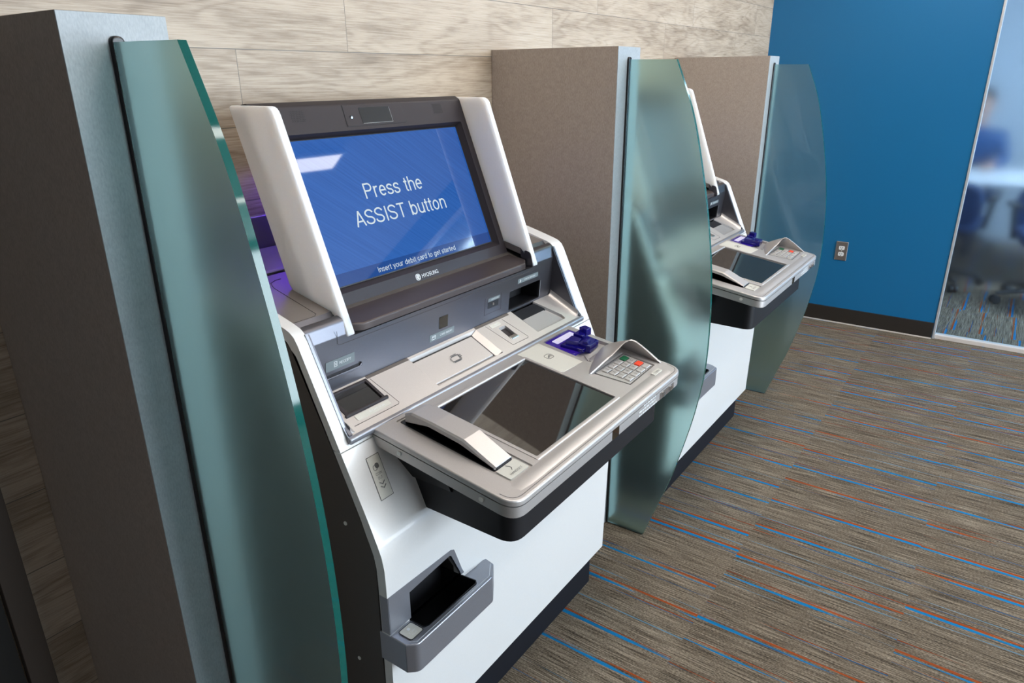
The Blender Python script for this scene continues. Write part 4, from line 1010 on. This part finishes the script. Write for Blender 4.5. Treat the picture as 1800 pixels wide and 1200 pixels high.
# ---------------------------------------------------------------- handset (lifts off its cradle)
def handset(loc, label):
    t = thing('handset', label, 'handset', loc, 0, 'handsets on the kiosk shelves')
    gx_, gd = -.2880, .630
    base = Vector(fT(gx_, gd, .0026))
    prof = fillet([(.5265, .0050), (.5265, .0235), (.5450, .0330), (.6000, .0350), (.6720, .0330), (.7440, .0095), (.7440, .0030), (.7250, .0040), (.6650, .0180), (.5860, .0200), (.5840, .0040)],
                  [.002, .004, .01, .02, .008, .002, .001, .004, .01, .003, .001], 4)
    f = lambda d, h, x: tuple(Vector(fT(x, d, h)) - base)
    bm = bmesh.new(); add_plate(bm, prof, gx_ - .0265, gx_ + .0265, f, bev=.0035, bot=.0035)
    bm_to('grip', bm, 'silver', t)
    bm = bmesh.new(); add_plate(bm, fillet([(.5285, .0030), (.5285, .0060), (.5820, .0060), (.5820, .0030)], .0008, 2), gx_ - .0245, gx_ + .0245, f)
    e = bm_to('earpiece', bm, 'black', t)
    bm = bmesh.new(); add_plate(bm, fillet([(.7445, .0032), (.7462, .0040), (.7462, .0078), (.7445, .0088)], .0005, 2), gx_ - .0225, gx_ + .0225, f)
    bm_to('mouthpiece', bm, 'black', t)
    return t, base
hbase = Vector(fT(-.2880, .630, .0026)) + Vector((XC, -YO, 0))
h1, _ = handset(tuple(hbase), 'silver telephone handset lying left of the black display on the front kiosk shelf')

# second kiosk and handset: copies, behind the middle partition
OFF = Vector((1.409, 0.010, 0))
k2 = dup_tree(kiosk, tuple(Vector(kiosk.location) + OFF), 'white and silver video teller kiosk half hidden behind the middle glass fin')
h2 = dup_tree(h1, tuple(hbase + OFF), 'silver telephone handset on the shelf of the far kiosk, partly behind the glass fin')

PALE = emissive('pale_idle_screen', (0.75, 0.85, 0.95), 0.22, (0.01, 0.01, 0.012), 0.05)
for ch in list(k2.children):
    for sc_ in list(ch.children):
        if sc_.name.startswith('screen') and not sc_.name.startswith('screen_gasket'):
            for w_ in list(sc_.children): bpy.data.objects.remove(w_)
            sc_.material_slots[0].link = 'OBJECT'; sc_.material_slots[0].material = PALE
            sc_['label'] = 'pale blank screen'
# ---------------------------------------------------------------- meeting room behind the glass
def office_chair(x, y, rz, label):
    t = thing('office_chair', label, 'office chair', (x, y, 0), rz, 'office chairs in the meeting room')
    bm = bmesh.new(); add_plate(bm, rrect(-.245, .245, -.24, .24, .09, 6), 0.43, 0.51, ident, bev=.03, bot=.02); bm_to('seat', bm, 'chairblue', t)
    bm = bmesh.new(); add_plate(bm, rrect(-.25, .25, .47, .79, .13, 8), 0.0, 0.06, lambda a, z, h: (a, -.25 + h - .1 * (z - .56) - .35 * a * a * -1, z), bev=.02, bot=.02); bm_to('backrest', bm, 'chairblue', t)
    bm = bmesh.new(); add_cyl(bm, (0, -.20, .42), (0, -.29, .62), .022); bm_to('back_support', bm, 'chairblack', t)
    cylinder('column', 'chairblack', t, (0, 0, .10), (0, 0, .43), .028)
    for s in (-1, 1):
        bm = bmesh.new(); add_cyl(bm, (s * .26, -.02, .44), (s * .29, -.02, .66), .016); add_plate(bm, rrect(s * .29 - .03, s * .29 + .03, -.14, .12, .02, 3), .655, .68, bev=.008); bm_to('armrest', bm, 'chairblack', t)
    for k_ in range(5):
        a = 2 * math.pi * k_ / 5 + .3; e_ = Vector((math.cos(a), math.sin(a), 0))
        bm = bmesh.new(); add_cyl(bm, Vector((0, 0, .115)) + e_ * .02, Vector((0, 0, .075)) + e_ * .31, .024, .014, 12); lg = bm_to('leg', bm, 'chairblack', t)
        sd = Vector((-e_.y, e_.x, 0))
        bm = bmesh.new(); c0 = Vector((0, 0, .029)) + e_ * .31
        add_cyl(bm, c0 - sd * .026, c0 - sd * .006, .029, None, 16); add_cyl(bm, c0 + sd * .006, c0 + sd * .026, .029, None, 16); add_cyl(bm, c0 - sd * .01, c0 + sd * .01, .01, None, 8)
        bm_to('caster', bm, 'chairblack', lg)
    return t
office_chair(4.32, -1.02, math.radians(-95), 'blue office chair behind the meeting room glass, beside the blue wall')
office_chair(4.05, -1.72, math.radians(100), 'blue office chair behind the meeting room glass, at the right edge of the photo')
t = thing('meeting_table', 'long white topped table seen blurred behind the frosted glass', 'table', (5.0, -1.75, 0))
plate('table_top', 'table', t, rrect(-.52, .52, -1.25, 1.25, .04, 4), 0.715, 0.745, bev=.005)
for s in (-1, 1):
    box('leg', 'alu', t, -.03, .03, s * 1.0 - .03, s * 1.0 + .03, 0.02, 0.715, .005)
    box('foot', 'alu', t, -.33, .33, s * 1.0 - .035, s * 1.0 + .035, 0.0, 0.022, .005)

def skin_mesh(name, chain, edges, mat, parent, sub=2):
    me = bpy.data.meshes.new(name); me.from_pydata([c_[0] for c_ in chain], edges, [])
    o = bpy.data.objects.new(name, me); COL.objects.link(o); o.parent = parent
    md = o.modifiers.new('s', 'SKIN'); md.use_smooth_shade = True
    for i, c_ in enumerate(chain):
        r = c_[1]; me.skin_vertices[0].data[i].radius = r if isinstance(r, tuple) else (r, r)
    me.skin_vertices[0].data[0].use_root = True
    sb = o.modifiers.new('u', 'SUBSURF'); sb.levels = sb.render_levels = sub
    bpy.context.view_layer.update(); dg = bpy.context.evaluated_depsgraph_get()
    m2 = bpy.data.meshes.new_from_object(o.evaluated_get(dg), depsgraph=dg)
    o.modifiers.clear(); o.data = m2; bpy.data.meshes.remove(me)
    m2.materials.clear(); m2.materials.append(M[mat])
    for p_ in m2.polygons: p_.use_smooth = True
    return o
# person seated on the far side of the table, facing -x
per = thing('person', 'person in a blue top seated at the table behind the frosted glass', 'person', (5.72, -1.04, 0))
pc = [((0, 0, .64), (.15, .10)), ((-.01, 0, .74), (.15, .10)), ((-.02, 0, .86), (.165, .11)), ((-.02, 0, .99), (.17, .10)), ((-.02, 0, 1.06), .07), ((-.03, 0, 1.12), .055), ((-.04, 0, 1.20), (.078, .088)), ((-.04, 0, 1.28), (.076, .092)), ((-.035, 0, 1.34), .055),
      ((-.02, .17, 1.00), .062), ((-.06, .25, .80), .05), ((-.30, .20, .785), .038), ((-.42, .15, .78), .028),
      ((-.02, -.17, 1.00), .062), ((-.06, -.25, .80), .05), ((-.30, -.20, .785), .038), ((-.42, -.13, .78), .028),
      ((-.10, .10, .615), .085), ((-.45, .12, .60), .07), ((-.47, .12, .10), .045), ((-.56, .12, .05), .04),
      ((-.10, -.10, .615), .085), ((-.45, -.12, .60), .07), ((-.47, -.12, .10), .045), ((-.56, -.12, .05), .04)]
pe = [(0, 1), (1, 2), (2, 3), (3, 4), (4, 5), (5, 6), (6, 7), (7, 8), (3, 9), (9, 10), (10, 11), (11, 12), (3, 13), (13, 14), (14, 15), (15, 16), (0, 17), (17, 18), (18, 19), (19, 20), (0, 21), (21, 22), (22, 23), (23, 24)]
bd_ = skin_mesh('body', pc, pe, 'skin', per)
ms = bd_.data
for mt in ('shirt', 'trouser'): ms.materials.append(M[mt])
for p_ in ms.polygons:
    c_ = p_.center
    if c_.z < .60 and not (c_.x < -.12 and c_.z > .7): p_.material_index = 2
    elif c_.z < 1.075 and c_.x > -.36: p_.material_index = 1
for s in (1, -1):
    for k_, (dx, ln) in enumerate(((0.0, .075), (.02, .085), (.04, .08), (.06, .065))):
        y0 = s * (.165 - dx)
        fg = skin_mesh('finger', [((-.44, y0, .775), .010), ((-.44 - ln * .5, y0 - s * .002, .775), .009), ((-.44 - ln, y0 - s * .004, .765), .007)], [(0, 1), (1, 2)], 'skin', per, 1)
    skin_mesh('thumb', [((-.42, s * .115, .778), .011), ((-.45, s * .090, .775), .009), ((-.475, s * .080, .770), .008)], [(0, 1), (1, 2)], 'skin', per, 1)
bm = bmesh.new(); bmesh.ops.create_uvsphere(bm, u_segments=24, v_segments=16, radius=1)
for v_ in bm.verts:
    x, y, z = v_.co; v_.co = (x * .105 - .018 + (0.012 if x > 0 else 0), y * .094, z * .115 + 1.292)
bmesh.ops.delete(bm, geom=[v_ for v_ in bm.verts if v_.co.x < -.075 and v_.co.z < 1.325 or v_.co.z < 1.19], context='VERTS')
bm_to('hair', bm, 'hair', per)
bm = bmesh.new(); add_cyl(bm, (-.125, 0, 1.265), (-.150, 0, 1.235), .008, .014, 10); bm_to('nose', bm, 'skin', per)
for s in (1, -1):
    cylinder('eye', 'hair', per, (-.118, s * .032, 1.275), (-.126, s * .032, 1.275), .009)
    cylinder('ear', 'skin', per, (-.04, s * .078, 1.25), (-.035, s * .096, 1.25), .024, .018)
box('mouth', 'red_key', per, -.128, -.120, -.02, .02, 1.197, 1.205, .002, 2)
office_chair(5.86, -1.04, math.radians(90), 'blue office chair under the seated person, beyond the table')
